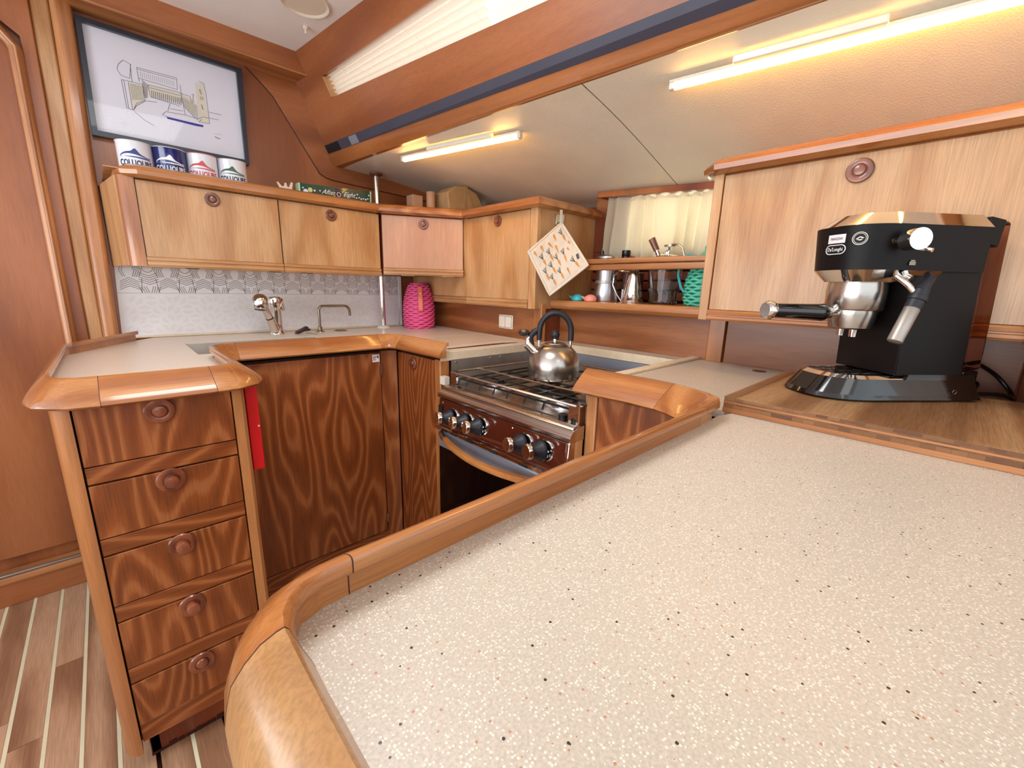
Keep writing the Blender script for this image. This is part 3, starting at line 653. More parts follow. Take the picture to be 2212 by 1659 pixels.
for i in range(26):
    for j in range(4):
        c = Vector((.062+i*.0435+(j % 2)*.0218, .932+j*.036))
        if c.x > 1.15: continue
        h = (i+j) % 2; a, b = (.0075, .004) if h else (.0035, .0065)
        mb3.add([(c.x-a, YL, c.y), (c.x, YL, c.y-b), (c.x+a, YL, c.y), (c.x, YL, c.y+b)], [(0, 1, 2, 3)])
        for q in range(3):
            r = .011+q*.0045
            pts = [(c.x+r*math.cos(PI/6+k*PI/3), c.y+r*.85*math.sin(PI/6+k*PI/3)) for k in range(6)]
            for s_ in range(6): 
                if (s_+i) % 3: clipln(pts[s_], pts[(s_+1) % 6], .915, 1.064, mbx=mb2, wd=.0003)
o = part(mb2, 'pattern_line', M['bsline2'], bs, flat=True); o['kind'] = 'stuff'
o = part(mb3, 'pattern_dot', M['bswhite'], bs, flat=True); o['kind'] = 'stuff'
part(MB().box(.03, 1.17, 2.118, 2.1335, .9005, .908), 'sealant_bead', M['edge'], bs, bevel=.003)

# ================================================================== UPPER CABINETS
TOP = [(0, 1.466), (-.012, 1.466), (-.030, 1.456), (-.038, 1.446), (-.036, 1.434), (-.020, 1.427), (0, 1.427)]
def cap(parent, path, mat, name='top_rail'):
    return part(MB().sweep(path, [(-u, z) for u, z in TOP]), name, mat, parent, angle=30)
LIP = [(.0, 1.190), (.003, 1.190), (.007, 1.186), (.007, 1.180), (.003, 1.1775), (.003, 1.1755), (.007, 1.173), (.008, 1.166), (.004, 1.159), (0, 1.159)]
def lowlip(parent, path, mat, dz=0, name='bottom_rail', k=1):
    return part(MB().sweep(path, [(u, z+dz) for u, z in LIP]), name, mat, parent, angle=20)
# -- long cabinet over the sink
uc = thing('wall_cabinet', 'long golden teak wall cabinet with two flap doors over the sink', 'cabinet', (.5, 2.0, 1.16))
part(MB().box(.115, .930, 1.872, 2.139, 1.161, 1.448), 'carcass', W['upX'], uc)
part(MB().slab([(.036, 2.139, 1.161), (.070, 1.875, 1.161), (.070, 1.875, 1.43), (.036, 2.139, 1.43)], (.03, 0, 0)), 'side_panel', W['upZ'], uc)
part(MB().prism([(.072, 1.885), (.076, 1.862), (.086, 1.852), (.100, 1.849), (.116, 1.849), (.116, 1.885)], 1.160, 1.432), 'end_post', W['railZ'], uc, angle=40)
for a, b, kx in ((.1185, .5235, .317), (.5275, .9305, .721)):
    d = part(MB().box(a, b, 1.851, 1.871, 1.1905, 1.423), 'flap_door', W['upZ'], uc, bevel=.0008)
    knob(d, (kx, 1.851, 1.392), (0, -1, 0), sc=.85)
    lowlip(uc, [(a-.001, 1.853), (b+.001, 1.853)], W['upX'])
    part(MB().box(a, b, 1.853, 1.87, 1.160, 1.1895), 'lower_board', W['upX'], uc)
cap(uc, [(.104, 2.135), (.110, 1.89), (.117, 1.867), (.137, 1.853), (.934, 1.853)], W['railX'])
part(MB().box(.05, .93, 1.86, 2.139, 1.449, 1.452), 'top_shelf', W['upX'], uc)
for x in (.22, .48, .60): part(MB().box(x, x+.035, 1.856, 1.89, 1.1575, 1.1605), 'hinge_plate', M['dark'], uc)
# -- angled corner cabinet
A_ = Vector((.9385, 1.845)); B_ = Vector((1.262, 1.668)); dd = (B_-A_).normalized(); nn = Vector((dd.y, -dd.x))
cc_ = thing('wall_cabinet', 'angled corner wall cabinet with one small flap door above the pink jug', 'cabinet', (1.12, 1.85, 1.17))
part(MB().prism([tuple(A_-nn*.022), tuple(B_-nn*.022), (1.262, 2.0), (1.262, 2.139), (.9385, 2.139)], 1.168, 1.448), 'carcass', W['red'], cc_)
def along(t, o=0): q = A_+dd*t+nn*o; return (q.x, q.y)
Ld = (B_-A_).length
d = part(MB().prism([along(.003), along(Ld-.004), along(Ld-.004, -.02), along(.003, -.02)], 1.1965, 1.423), 'flap_door', wood('rosy_teak', (188, 132, 96), (200, 146, 110), (208, 156, 120), 'Z', fig=3, rings=4, pore=.3), cc_, bevel=.0008)
kq = along(Ld*.5); knob(d, (kq[0], kq[1], 1.392), (nn.x, nn.y, 0), sc=.85)
lowlip(cc_, [along(.002, -.002), along(Ld-.002, -.002)], W['upX'], dz=.006); part(MB().prism([along(.003, -.002), along(Ld-.004, -.002), along(Ld-.004, -.02), along(.003, -.02)], 1.167, 1.1955), 'lower_board', W['upX'], cc_)
cap(cc_, [(.935, 1.853), (A_+nn*0+dd*.002)[:], (B_+dd*.004)[:]], W['railX'])
for t in (.11, .30): q = along(t, -.05); part(MB().box(q[0]-.022, q[0]+.022, q[1]-.02, q[1]+.02, 1.163, 1.1675), 'under_clip', M['plastic'], cc_)
# -- tall corner cabinet
tc_ = thing('wall_cabinet', 'deep golden teak wall cabinet with tall door and the pot holder on its side', 'cabinet', (1.45, 1.4, 1.04))
part(MB().box(1.287, 1.70, 1.205, 2.139, 1.038, 1.448), 'carcass', W['upZ'], tc_)
d = part(MB().box(1.266, 1.286, 1.238, 1.648, 1.073, 1.424), 'door', W['upZ'], tc_, bevel=.0008)
knob(d, (1.266, 1.43, 1.397), (-1, 0, 0), sc=.85)
part(MB().box(1.264, 1.288, 1.197, 1.235, 1.037, 1.43), 'corner_post', W['upZ'], tc_, bevel=.002)
part(MB().box(1.268, 1.287, 1.652, 1.690, 1.073, 1.43), 'rear_post', W['upZ'], tc_, bevel=.001)
part(MB().box(1.268, 1.287, 1.692, 2.139, 1.073, 1.43), 'rear_panel', W['upZ'], tc_, bevel=.001)
part(MB().box(1.288, 1.70, 1.197, 1.205, 1.038, 1.43), 'side_panel', W['upZ'], tc_)
lowlip(tc_, [(1.268, 2.138), (1.268, 1.652)], W['upY'], dz=-.118); lowlip(tc_, [(1.268, 1.650), (1.268, 1.237)], W['upY'], dz=-.120)
part(MB().box(1.268, 1.287, 1.237, 2.138, 1.040, 1.072), 'lower_board', W['upY'], tc_)
cap(tc_, [(1.268, 1.672), (1.268, 1.199), (1.72, 1.199)], W['railY'])
# -- right cabinet over the coffee machine
ru = thing('wall_cabinet', 'big golden teak wall cabinet with wide flap door behind the coffee machine', 'cabinet', (1.45, 0, 1.04))
part(MB().box(1.257, 1.70, -1.35, .515, 1.046, 1.448), 'carcass', W['upZ'], ru)
part(MB().box(1.236, 1.262, .495, .520, 1.044, 1.430), 'end_post', W['upZ'], ru, bevel=.002)
d = part(MB().box(1.236, 1.256, -.62, .4915, 1.0745, 1.423), 'flap_door', W['upZ'], ru, bevel=.0008)
knob(d, (1.236, .206, 1.388), (-1, 0, 0), sc=.95)
part(MB().sweep([(1.238, .4925), (1.238, -.62)], [(0, 1.0735), (.007, 1.0735), (.011, 1.069), (.010, 1.062), (.005, 1.0605), (.005, 1.058), (.011, 1.056), (.012, 1.050), (.008, 1.045), (0, 1.045)]), 'bottom_rail', W['trimY'], ru, angle=20)
cap(ru, [(1.72, .518), (1.262, .518), (1.240, .496), (1.240, -1.35)], W['railY'])
# ---- open shelf with holding rail between the two cabinets
sh = thing('open_shelf', 'open teak shelf with thick holding rail below the curtained window', 'shelf', (1.5, .85, 1.04))
part(MB().sweep([(1.372, 1.195), (1.372, .521)], [(0, 1.075), (.008, 1.073), (.014, 1.066), (.014, 1.052), (.008, 1.042), (0, 1.038)]).box(1.372, 1.755, .521, 1.195, 1.045, 1.075), 'shelf_board', W['trimY'], sh, angle=30)
part(MB().box(1.400, 1.418, .521, 1.195, 1.194, 1.217), 'rail_lower', W['trimY'], sh, bevel=.004)
part(MB().box(1.395, 1.425, .521, 1.195, 1.2185, 1.237), 'rail_upper', W['trimY'], sh, bevel=.003)
for i in range(4): part(MB().box(1.632, 1.648, .521, 1.195, 1.085+i*.040, 1.117+i*.040), 'back_slat', W['red'], sh, bevel=.002)
part(MB().box(1.650, 1.66, .521, 1.195, 1.075, 1.26), 'back_panel', M['groove'], sh)
# ---- side window with curtain
w2 = struct(MB().box(1.640, 1.70, .521, 1.195, 1.515, 1.56), 'window_2', W['red'], bevel=.002)
part(MB().box(1.640, 1.70, .521, 1.195, 1.24, 1.285).box(1.640, 1.70, 1.02, 1.195, 1.285, 1.515).box(1.640, 1.70, .50, .56, 1.285, 1.515), 'window_frame', W['red'], w2, bevel=.002)
part(MB().box(1.69, 1.694, .55, 1.03, 1.28, 1.52), 'window_pane', M['sky2'], w2)
part(MB().slab([(1.585, 1.150, cz(1.585, 1.15)-.003), (1.585, .523, cz(1.585, .523)-.003), (1.585, .523, cz(1.585, .523)-.026), (1.585, 1.15, cz(1.585, 1.15)-.026)], (.05, 0, 0)), 'pelmet', W['red'], w2, bevel=.001)
ct = thing('curtain', 'pleated cream curtain backlit by the side window over the open shelf', 'curtain', (1.61, .85, 1.25))
def cur(u, v):
    y = 1.112+(.522-1.112)*u; ph = u*9.5+.25*math.sin(u*21)
    tri = 2*abs((ph % 1)-.5); f = (tri**.8)*.046
    lean = .02*(1-v)*u*0
    hem = .004*math.sin(u*70)*(v > .97)
    return (1.628-f*(.45+.55*(1-v))+.002*math.sin(v*9+u*30), y+.012*(1-v)*math.sin(u*12), 1.252+(cz(1.6, y)-.022-1.252)*v+hem+.003*math.sin(u*9)*v)
part(MB().grid(cur, 230, 14), 'curtain_cloth', M['curtain'], ct, angle=60)
part(MB().tube([(1.626, 1.118, cz(1.6, 1.118)-.034), (1.626, .521, cz(1.6, .521)-.034)], .002, 8), 'curtain_wire', M['plastic'], ct)
# white cord end near the right cabinet
one(MB().tube([(1.30, .54, 1.445), (1.26, .545, 1.436), (1.235, .535, 1.425), (1.232, .527, 1.418)], .0035, 8), 'cable_end', M['plastic'], 'short white cable end tucked under the corner of the right cabinet cap', 'cable', (1.25, .54, 1.43))

# ================================================================== LAMPS under the side deck
def lamp(p0, p1, lab, dbox):
    p0 = Vector(p0); p1 = Vector(p1); t = (p1-p0).normalized(); out = Vector((-t.y, t.x, 0)).normalized()
    if out.x > 0: out = -out
    up = Vector((0, 0, 1)); mid = (p0+p1)/2
    th = thing('strip_lamp', lab, 'lamp', mid, group='strip lamps under the side deck')
    part(MB().tube([p0, p1], .0075, 12), 'light_tube', M['glowwarm'], th)
    part(MB().obox(mid+up*.011, t*((p1-p0).length/2+.012), out*.011, up*.0035), 'base_channel', M['plastic'], th, bevel=.002)
    for a, s_ in ((p0, -1), (p1, 1)): part(MB().obox(a+t*s_*.006+up*.002, t*.007, out*.009, up*.009), 'end_cap', M['plastic'], th, bevel=.003)
    a, b = dbox
    q = p0+(p1-p0)*((a+b)/2)+out*.030+up*.010
    part(MB().obox(q, t*((p1-p0).length*(b-a)/2), out*.009, up*.008), 'driver_box', M['plastic'], th, bevel=.003)
    # the tube's own light, thrown downwards
    return th
lamp((.985, 1.708, cz(.985, 1.708)-.020), (1.083, 1.129, cz(1.083, 1.129)-.020), 'short warm strip lamp on the cream side deck lining, nearer the bulkhead', (.30, .85))
lamp((1.098, .587, cz(1.098, .587)-.020), (1.178, -.10, cz(1.178, -.10)-.020), 'long warm strip lamp on the cream side deck lining above the coffee machine', (.2, .58))

# ---- overhead fittings
hl = thing('hatch_ring', 'white round fitting on the white overhead at the top edge', 'fitting', (.615, 1.80, 2.03))
part(MB().lathe([(0, 0), (.075, 0), (.078, -.004), (.074, -.007), (.068, -.004), (.066, -.002), (0, -.002)], (.62, 1.69, 2.032), seg=40), 'ring', M['plastic'], hl)
sn = thing('snap_hook', 'tiny white snap hook under the white overhead', 'hook', (.665, 1.83, 2.03))
part(MB().box(.660, .672, 1.825, 1.835, 2.022, 2.032).box(.663, .669, 1.827, 1.833, 2.008, 2.022), 'hook_body', M['plastic'], sn, bevel=.001)

# ================================================================== PICTURE
pf = thing('framed_picture', 'black framed line drawing of a harbour fort on the bulkhead', 'picture', (.28, 2.12, 1.75))
FO = [(.0527, 1.9361), (.5126, 1.9312), (.5046, 1.5838), (.0457, 1.5871)]; FI = [(.0671, 1.9215), (.4932, 1.9182), (.4913, 1.6007), (.0602, 1.6035)]
mb = MB()
for i in range(4):
    j = (i+1) % 4; mb.prism([FO[i], FO[j], FI[j], FI[i]], 2.108, 2.138, 'XZ')
part(mb, 'frame', M['frame'], pf, flat=True)
part(MB().prism(FI, 2.124, 2.128, 'XZ'), 'paper', M['paper'], pf)
part(MB().prism(FI, 2.1165, 2.1178, 'XZ'), 'picture_glass', clearcoat_glass(), pf)
DR = [[(0.1564, 1.8469), (0.1417, 1.8289), (0.137, 1.8129), (0.1448, 1.7979), (0.1668, 1.7945), (0.1754, 1.8401), (0.1564, 1.8469)], [(0.1741, 1.8396), (0.172, 1.7856)], [(0.1901, 1.836), (0.3003, 1.8377), (0.2985, 1.7994), (0.1909, 1.8035), (0.1901, 1.836)], [(0.1919, 1.8307), (0.2968, 1.8319)], [(0.1442, 1.7845), (0.1991, 1.7864), (0.2004, 1.7365), (0.1748, 1.7201), (0.1639, 1.6957), (0.1464, 1.6985), (0.1442, 1.7845)], [(0.1503, 1.7834), (0.1515, 1.6984)], [(0.1614, 1.7824), (0.1614, 1.6965)], [(0.1909, 1.8035), (0.192, 1.7918)], [(0.2152, 1.7898), (0.3062, 1.7921)], [(0.2152, 1.7898), (0.2158, 1.7532)], [(0.3062, 1.7921), (0.3077, 1.7573)], [(0.2158, 1.7532), (0.3006, 1.7457)], [(0.2181, 1.7815), (0.3035, 1.7818)], [(0.203, 1.7357), (0.2329, 1.7395)], [(0.1639, 1.6957), (0.1738, 1.7122), (0.2016, 1.7353)], [(0.1648, 1.6929), (0.1894, 1.6716), (0.2171, 1.6582)], [(0.3078, 1.818), (0.3119, 1.7196)], [(0.3087, 1.7897), (0.3346, 1.7876), (0.3364, 1.7654)], [(0.3399, 1.7956), (0.346, 1.7974), (0.3394, 1.7662)], [(0.3682, 1.8477), (0.3828, 1.8441), (0.3861, 1.8057), (0.386, 1.7089), (0.352, 1.707), (0.3624, 1.718)], [(0.3682, 1.8218), (0.3723, 1.805), (0.368, 1.807), (0.3667, 1.8213)], [(0.3669, 1.7706), (0.371, 1.7536), (0.3683, 1.7561), (0.3669, 1.7706)], [(0.3647, 1.7914), (0.3714, 1.7965), (0.3755, 1.7928), (0.3702, 1.7864), (0.3647, 1.7914)], [(0.2433, 1.703), (0.2545, 1.7155), (0.3119, 1.7196), (0.3501, 1.7164), (0.3665, 1.7274), (0.4166, 1.7303)], [(0.2433, 1.703), (0.2554, 1.6998)], [(0.3874, 1.7497), (0.4284, 1.7505)], [(0.271, 1.747), (0.2605, 1.7187)], [(0.2687, 1.7289), (0.3075, 1.7314)], [(0.3136, 1.746), (0.3412, 1.7174)], [(0.397, 1.6673), (0.4157, 1.663), (0.4059, 1.6618), (0.397, 1.6673)]]
mb = MB(); YL = 2.1236
for pl in DR:
    for a, b in zip(pl[:-1], pl[1:]): ln(a, b, .00065)
for i in range(16): ln((.2223+i*.0055, 1.774), (.2206+i*.0055, 1.7504), .0009)
for i in range(9): ln((.1674+i*.0041, 1.780), (.1656+i*.0038, 1.728+i*.001), .0005)
for i in range(11): ln((.3131+i*.0039, 1.778-i*.0015), (.3121+i*.0037, 1.7456-i*.0036), .0005)
part(mb, 'ink_drawing', M['ink'], pf, flat=True)
mb = MB()
for i in range(18): ln((.1985+i*.0054, 1.8257), (.1975+i*.0054, 1.8073), .0005)
for i in range(14): ln((.199+i*.0012, 1.803-i*.001), (.201+i*.0005, 1.745), .0003)
ln((.1216, 1.645), (.1417, 1.6439), .0004); ln((.3966, 1.6775), (.4238, 1.6788), .0004)
part(mb, 'pencil_drawing', M['inksoft'], pf, flat=True)
YT = 2.1238; mb = MB()
for pl in ([(0.1625, 1.7812), (0.1988, 1.7848), (0.1993, 1.7377), (0.1621, 1.7013)], [(0.215, 1.7882), (0.306, 1.7904), (0.3066, 1.7602), (0.216, 1.7548)], [(0.3555, 1.8405), (0.3811, 1.8419), (0.3846, 1.7102), (0.3524, 1.7104)], [(0.3113, 1.7872), (0.3483, 1.7785), (0.3451, 1.7251), (0.3147, 1.7431)]):
    mb.add([(x, YT, z) for x, z in pl], [(0, 1, 2, 3)])
part(mb, 'colour_wash', M['tan'], pf, flat=True)
part(MB().add([(x, 2.1235, z) for x, z in [(0.2539, 1.6994), (0.3647, 1.6985), (0.3639, 1.6916), (0.3411, 1.6900), (0.2572, 1.6923)]], [(0, 1, 2, 3, 4)]), 'hull_wash', M['purple'], pf, flat=True)

# ================================================================== MUGS
def mug(x, zb, colr, inkp, inkt, rimm, lab, h=.098, r=.0455):
    y = 1.965; th = thing('enamel_mug', lab, 'mug', (x, y, zb), group='harbour mugs on the wall cabinet')
    part(MB().lathe([(0, 0), (r*.93, 0), (r*.965, .003), (r*.985, .02), (r, h-.002), (r+.0012, h), (r-.0005, h+.001), (r-.002, h-.002), (r-.003, .004), (0, .004)], (x, y, zb), seg=40), 'cup', colr, th)
    part(MB().tube([(x+(r+.001)*math.cos(a), y+(r+.001)*math.sin(a), zb+h) for a in [2*PI*i/36 for i in range(36)]], .0011, 6, closed=True), 'rim', rimm, th)
    part(MB().tube([(x+(r*.98)*math.cos(.9), y+(r*.98)*math.sin(.9), zb+.075), (x+(r+.022)*math.cos(.9), y+(r+.022)*math.sin(.9), zb+.068), (x+(r+.022)*math.cos(.9), y+(r+.022)*math.sin(.9), zb+.038), (x+(r*.98)*math.cos(.9), y+(r*.98)*math.sin(.9), zb+.028)], .004, 8), 'handle', colr, th)
    a0 = math.atan2(-y, -x)
    def bend(px_, py_, pz_):
        a = a0+px_/r; rr = r+.0006+pz_; return Vector((x+rr*math.cos(a), y+rr*math.sin(a), zb+.031+py_))
    part(text_mb('COLLIOURE', .025, None, bend=bend, xs=.66, depth=.0002, bold=.0006), 'lettering', inkt, th, flat=True)
    # boat-shaped fish mark above the word
    def bl(u, w0, w1, n=22):
        m2 = MB(); vs = []
        for i in range(n+1):
            t = i/n; px_ = -.042+.084*t; vs.append(bend(px_, w0(t)-.0+.014, 0)); vs.append(bend(px_, w1(t)+.014, 0))
        return m2.add(vs, [(2*i, 2*i+2, 2*i+3, 2*i+1) for i in range(n)])
    part(bl(0, lambda t: .006+.010*math.sin(PI*min(1, t*1.2))**.8*(1-t*.6), lambda t: .008+.017*math.sin(PI*min(1, t*1.15))**.9*(1-t*.7)+.012*math.exp(-((t-.52)/.09)**2)), 'fish_mark', inkp, th, flat=True)
    part(bl(0, lambda t: .001+.004*(1-t), lambda t: .0035+.003*math.sin(PI*t)), 'wave_mark', inkp, th, flat=True)
    return th
mug(.137, 1.452, M['mug'], M['inkblue'], M['inkdark'], M['mug'], 'white mug with blue fish mark, leftmost of the four mugs')
mug(.228, 1.452, M['mugblue'], M['inkwhite'], M['inkwhite'], M['mug'], 'cobalt blue mug with white fish mark and lettering')
mug(.319, 1.452, M['mug'], M['inkred'], M['inkred'], M['coralpink'], 'white mug with red fish mark and red rim')
mug(.411, 1.452, M['mug'], M['inkgreen'], M['inkdark'], M['mug'], 'white mug with green fish mark, rightmost of the mugs')
cr = thing('crown_clip', 'small ivory crown-shaped clip beside the green chocolate box', 'clip', (.578, 1.93, 1.452))
mb = MB().prism([(.558, 1.452), (.600, 1.452), (.603, 1.482), (.608, 1.506), (.602, 1.509), (.596, 1.496), (.592, 1.488), (.586, 1.490), (.583, 1.503), (.578, 1.503), (.575, 1.490), (.566, 1.488), (.553, 1.503), (.549, 1.500), (.556, 1.486)], 1.924, 1.932, 'XZ')
part(mb, 'clip_body', M['bone'], cr, bevel=.001)
gb = thing('chocolate_box', 'long dark green chocolate box with white script lying on the wall cabinet', 'box', (.78, 1.94, 1.452))
part(MB().prism([(.634, 1.452), (.930, 1.452), (.932, 1.527), (.632, 1.512)], 1.926, 1.960, 'XZ'), 'carton', M['boxgreen'], gb)
for q in ([(.628, 1.452), (.634, 1.452), (.634, 1.512), (.628, 1.512)], [(.930, 1.452), (.935, 1.452), (.937, 1.527), (.931, 1.527)]): part(MB().prism(q, 1.925, 1.960, 'XZ'), 'carton_edge', M['boxedge'], gb)
part(text_mb('After', .026, ((.746, 1.925, 1.494), (1, 0, .03), (0, 0, 1)), shear=.5), 'lettering', M['inkwhite'], gb, flat=True)
part(text_mb('Eight', .026, ((.834, 1.925, 1.497), (1, 0, .03), (0, 0, 1)), shear=.5), 'lettering', M['inkwhite'], gb, flat=True)
part(MB().box(.776, .803, 1.9245, 1.926, 1.470, 1.508).box(.772, .808, 1.9245, 1.926, 1.510, 1.5135), 'clock_print', M['brownprint'], gb, flat=True)
part(MB().tube([(.7895+.008*math.cos(a), 1.9243, 1.492+.008*math.sin(a)) for a in [2*PI*i/16 for i in range(16)]], .0012, 6, closed=True), 'clock_dial', M['inkwhite'], gb)
mb = MB(); random.seed(3)
for (x, z, r) in ((.655, 1.472, .010), (.690, 1.492, .004), (.712, 1.495, .003), (.645, 1.485, .003), (.868, 1.490, .003), (.880, 1.482, .003), (.889, 1.478, .0035), (.899, 1.480, .003), (.910, 1.479, .004), (.920, 1.483, .003), (.872, 1.505, .003), (.925, 1.509, .003)):
    mb.lathe([(0, 0), (r, 0), (r, .0006), (0, .0006)], (x, 1.926, z+.011 if z < 1.49 else z), (0, -1, 0), 12)
part(mb, 'dot_print', M['inkwhite'], gb, flat=True)
part(MB().lathe([(0, 0), (.009, 0), (.009, .0008), (0, .0008)], (.673, 1.926, 1.492), (0, -1, 0), 16), 'lemon_print', M['gold'], gb, flat=True)
# ---- things stowed on the corner cabinet
kb = thing('paper_bag', 'crumpled brown paper bag stowed on the corner wall cabinet', 'bag', (1.33, 1.84, 1.452))
rnd = random.Random(5)
mb = MB().prism([(1.262, 1.452), (1.45, 1.452), (1.468, 1.53), (1.43, 1.578), (1.36, 1.600), (1.30, 1.592), (1.252, 1.560)], 1.78, 1.90, 'XZ')
part(mb, 'bag_body', M['kraft'], kb, bevel=.006, flat=True)
part(MB().slab([(1.348, 1.778, 1.455), (1.362, 1.778, 1.452), (1.37, 1.779, 1.60), (1.352, 1.779, 1.598)], (0, .003, 0)).slab([(1.375, 1.776, 1.46), (1.44, 1.776, 1.47), (1.375, 1.776, 1.56)], (0, .003, 0)), 'bag_fold', M['kraft'], kb, flat=True)
bx1 = thing('carton', 'small tan carton left of the brown paper bag', 'box', (1.16, 1.90, 1.452))
part(MB().box(1.135, 1.19, 1.90, 1.96, 1.452, 1.545), 'carton_body', M['kraft2'], bx1, bevel=.002)
bx2 = thing('paper_roll', 'upright tan paper roll between carton and brown bag', 'roll', (1.215, 1.87, 1.452))
part(MB().lathe([(0, 0), (.020, 0), (.021, .001), (.021, .108), (.018, .110), (0, .108)], (1.213, 1.865, 1.452)), 'roll_body', M['kraft2'], bx2)

# ================================================================== POLE, TAPS
pl_ = thing('grab_pole', 'chrome grab pole from worktop to side deck through the wall cabinet', 'pole', (1.04, 2.064, .9))
part(MB().tube([(1.04, 2.064, .905), (1.037, 2.064, 1.19)], .0115, 20), 'pole_lower', M['chrome'], pl_)
part(MB().tube([(1.035, 2.064, 1.44), (1.033, 2.064, 1.640)], .0115, 20), 'pole_upper', M['chrome'], pl_)
part(MB().lathe([(0, 0), (.034, 0), (.034, .004), (.024, .012), (.014, .014), (0, .014)], (1.04, 2.064, .90), seg=24), 'base_flange', M['plastic'], pl_, label='white base collar')
part(MB().lathe([(0, 0), (.030, 0), (.030, -.006), (.018, -.012), (0, -.012)], (1.033, 2.064, 1.643), seg=24), 'top_flange', M['port'], pl_)
tp = thing('mixer_tap', 'chrome mixer tap with pull-out spray head behind the sink', 'tap', (.515, 2.03, ZT))
part(MB().lathe([(0, 0), (.029, 0), (.029, .004), (.024, .010), (.0215, .03), (.0215, .11), (.025, .115), (.025, .150), (.022, .158), (0, .160)], (.528, 2.035, ZT), seg=28), 'tap_body', M['chrome'], tp)
part(MB().tube([(.530, 2.03, ZT+.112), (.545, 2.035, ZT+.135), (.552, 2.04, ZT+.10)], [.018, .021, .016], 16), 'lever_housing', M['chrome'], tp)
part(MB().tube([(.510, 2.005, ZT+.018), (.497, 1.99, ZT+.055), (.483, 1.975, ZT+.085), (.468, 1.96, ZT+.115)], [.018, .017, .0145, .014], 16), 'spray_stem', M['chrome'], tp)
part(MB().tube([(.489, 1.981, ZT+.072), (.487, 1.979, ZT+.076)], .0155, 16), 'stem_seal', M['black'], tp)
part(MB().lathe([(0, -.030), (.020, -.030), (.026, -.024), (.029, -.010), (.029, .008), (.024, .022), (.014, .030), (0, .033)], (.452, 1.945, ZT+.140), (.15, .1, 1), 24), 'spray_head', M['chrome'], tp)
part(MB().lathe([(0, 0), (.019, 0), (.019, -.003), (.012, -.0035), (.011, -.001), (0, -.001)], (.4475, 1.942, ZT+.110), (.15, .1, 1), 20), 'spray_nozzle', M['black'], tp)
st = thing('small_tap', 'slim satin nickel tap with square bent spout next to the mixer', 'tap', (.700, 2.03, ZT))
part(MB().lathe([(0, 0), (.020, 0), (.019, .003), (.010, .006), (.009, .022), (.007, .024), (0, .024)], (.706, 2.03, ZT), seg=20), 'tap_foot', M['nickel'], st)
pth = [(.706, 2.03, .92)]+[(.706, 2.03, 1.0)]+[(.726-.020*math.cos(a), 2.03, .997+.020*math.sin(a)) for a in [i*PI/12 for i in range(7)]]+[(.815, 2.03, 1.017)]+[(.822+.026*math.sin(a), 2.028, .991+.026*math.cos(a)) for a in [i*PI/14 for i in range(7)]]+[(.849, 2.028, .970)]
part(MB().tube(pth, .0058, 14), 'spout', M['nickel'], st)
one(MB().lathe([(0, 0), (.030, 0), (.031, .002), (.024, .004), (.022, .002), (.014, .002), (.012, .004), (0, .004)], (.80, 2.03, ZT), seg=28), 'deck_filler', M['nickel'], 'round nickel cap set in the worktop below the small tap spout', 'cap', (.80, 2.03, ZT))
pg = thing('sink_plug', 'dark brown clip-shaped sink plug tool with string between the taps', 'tool', (.61, 2.0, ZT))
part(MB().prism([(.582, .901), (.600, .901), (.636, .918), (.640, .926), (.632, .933), (.622, .930), (.585, .912)], 1.975, 1.99, 'XZ'), 'plug_arm', M['brownlabel'], pg, bevel=.003)
part(MB().prism([(.612, .910), (.640, .912), (.648, .920), (.640, .922)], 1.97, 1.994, 'XZ'), 'plug_jaw', M['brownlabel'], pg, bevel=.002)
part(MB().tube([(.625, 1.97, .904), (.640, 1.955, .902), (.652, 1.93, .902), (.650, 1.91, .902)], .0011, 6), 'string', M['ink'], pg)

# ================================================================== WOVEN JUGS
def woven(name, lab, c, H, Rb, Rm, Rt, mats, handle=None, rows=26, rot=0):
    x, y, z = c; th = thing(name, lab, 'jug', c, group=None)
    def rad(t):   # silhouette
        if t < .10: return Rb+(Rm-Rb)*math.sin(t/.10*PI/2)
        if t < .45: return Rm
        s_ = (t-.45)/.55; return Rm+(Rt-Rm)*(s_**1.7)
    part(MB().lathe([(0, 0)]+[(rad(i/16)-.0035, H*i/16) for i in range(17)]+[(rad(1)-.006, H)]+[(0, H*.98)], c, seg=32), 'liner', mats[1], th)
    mb = MB(); n = 18; seg = 108
    for rr in range(rows):
        t = (rr+.5)/rows; R_ = rad(t); pts = []; zz = z+H*t
        for k in range(seg):
            a = 2*PI*k/seg; wv = math.cos(a*n/2+PI*(rr % 2)); pts.append((x+(R_-.001+.0024*wv)*math.cos(a), y+(R_-.001+.0022*wv)*math.sin(a), zz+.0022*math.sin(a*n/2+PI*(rr % 2)+.6)))
        mb.tube(pts, H/rows*.46, 6, closed=True)
    o = part(mb, 'woven_strand', mats[0], th, angle=80); o['kind'] = 'stuff'
    part(MB().lathe([(0, 0), (Rb*.97, 0), (Rb+.001, .003), (Rb+.0015, .010), (Rb-.003, .011), (0, .011)], c, seg=32), 'base_ring', mats[0], th)
    part(MB().lathe([(Rt-.010, H-.002), (Rt-.004, H-.002), (Rt-.003, H+.010), (Rt-.006, H+.012), (Rt-.012, H+.010)], c, seg=32), 'neck_rim', mats[1], th)
    return th, rad
JX, JY = 1.205, 1.985
jg, jr = woven('woven_jug', 'pink woven jug with coral strap in the corner of the worktop', (JX, JY, ZT), .222, .066, .078, .048, (M['pink'], M['pinkin']), rows=20)
a0 = math.atan2(-JY, -JX)+.10
hp = []
for t in (.98, .97, .93, .85, .7, .55, .44, .40): hp.append((jr(t)+(.012 if t not in (.98, .40) else .004), ZT+.222*t))
mb = MB(); vs = []
ta = Vector((-math.sin(a0), math.cos(a0), 0)); ra = Vector((math.cos(a0), math.sin(a0), 0))
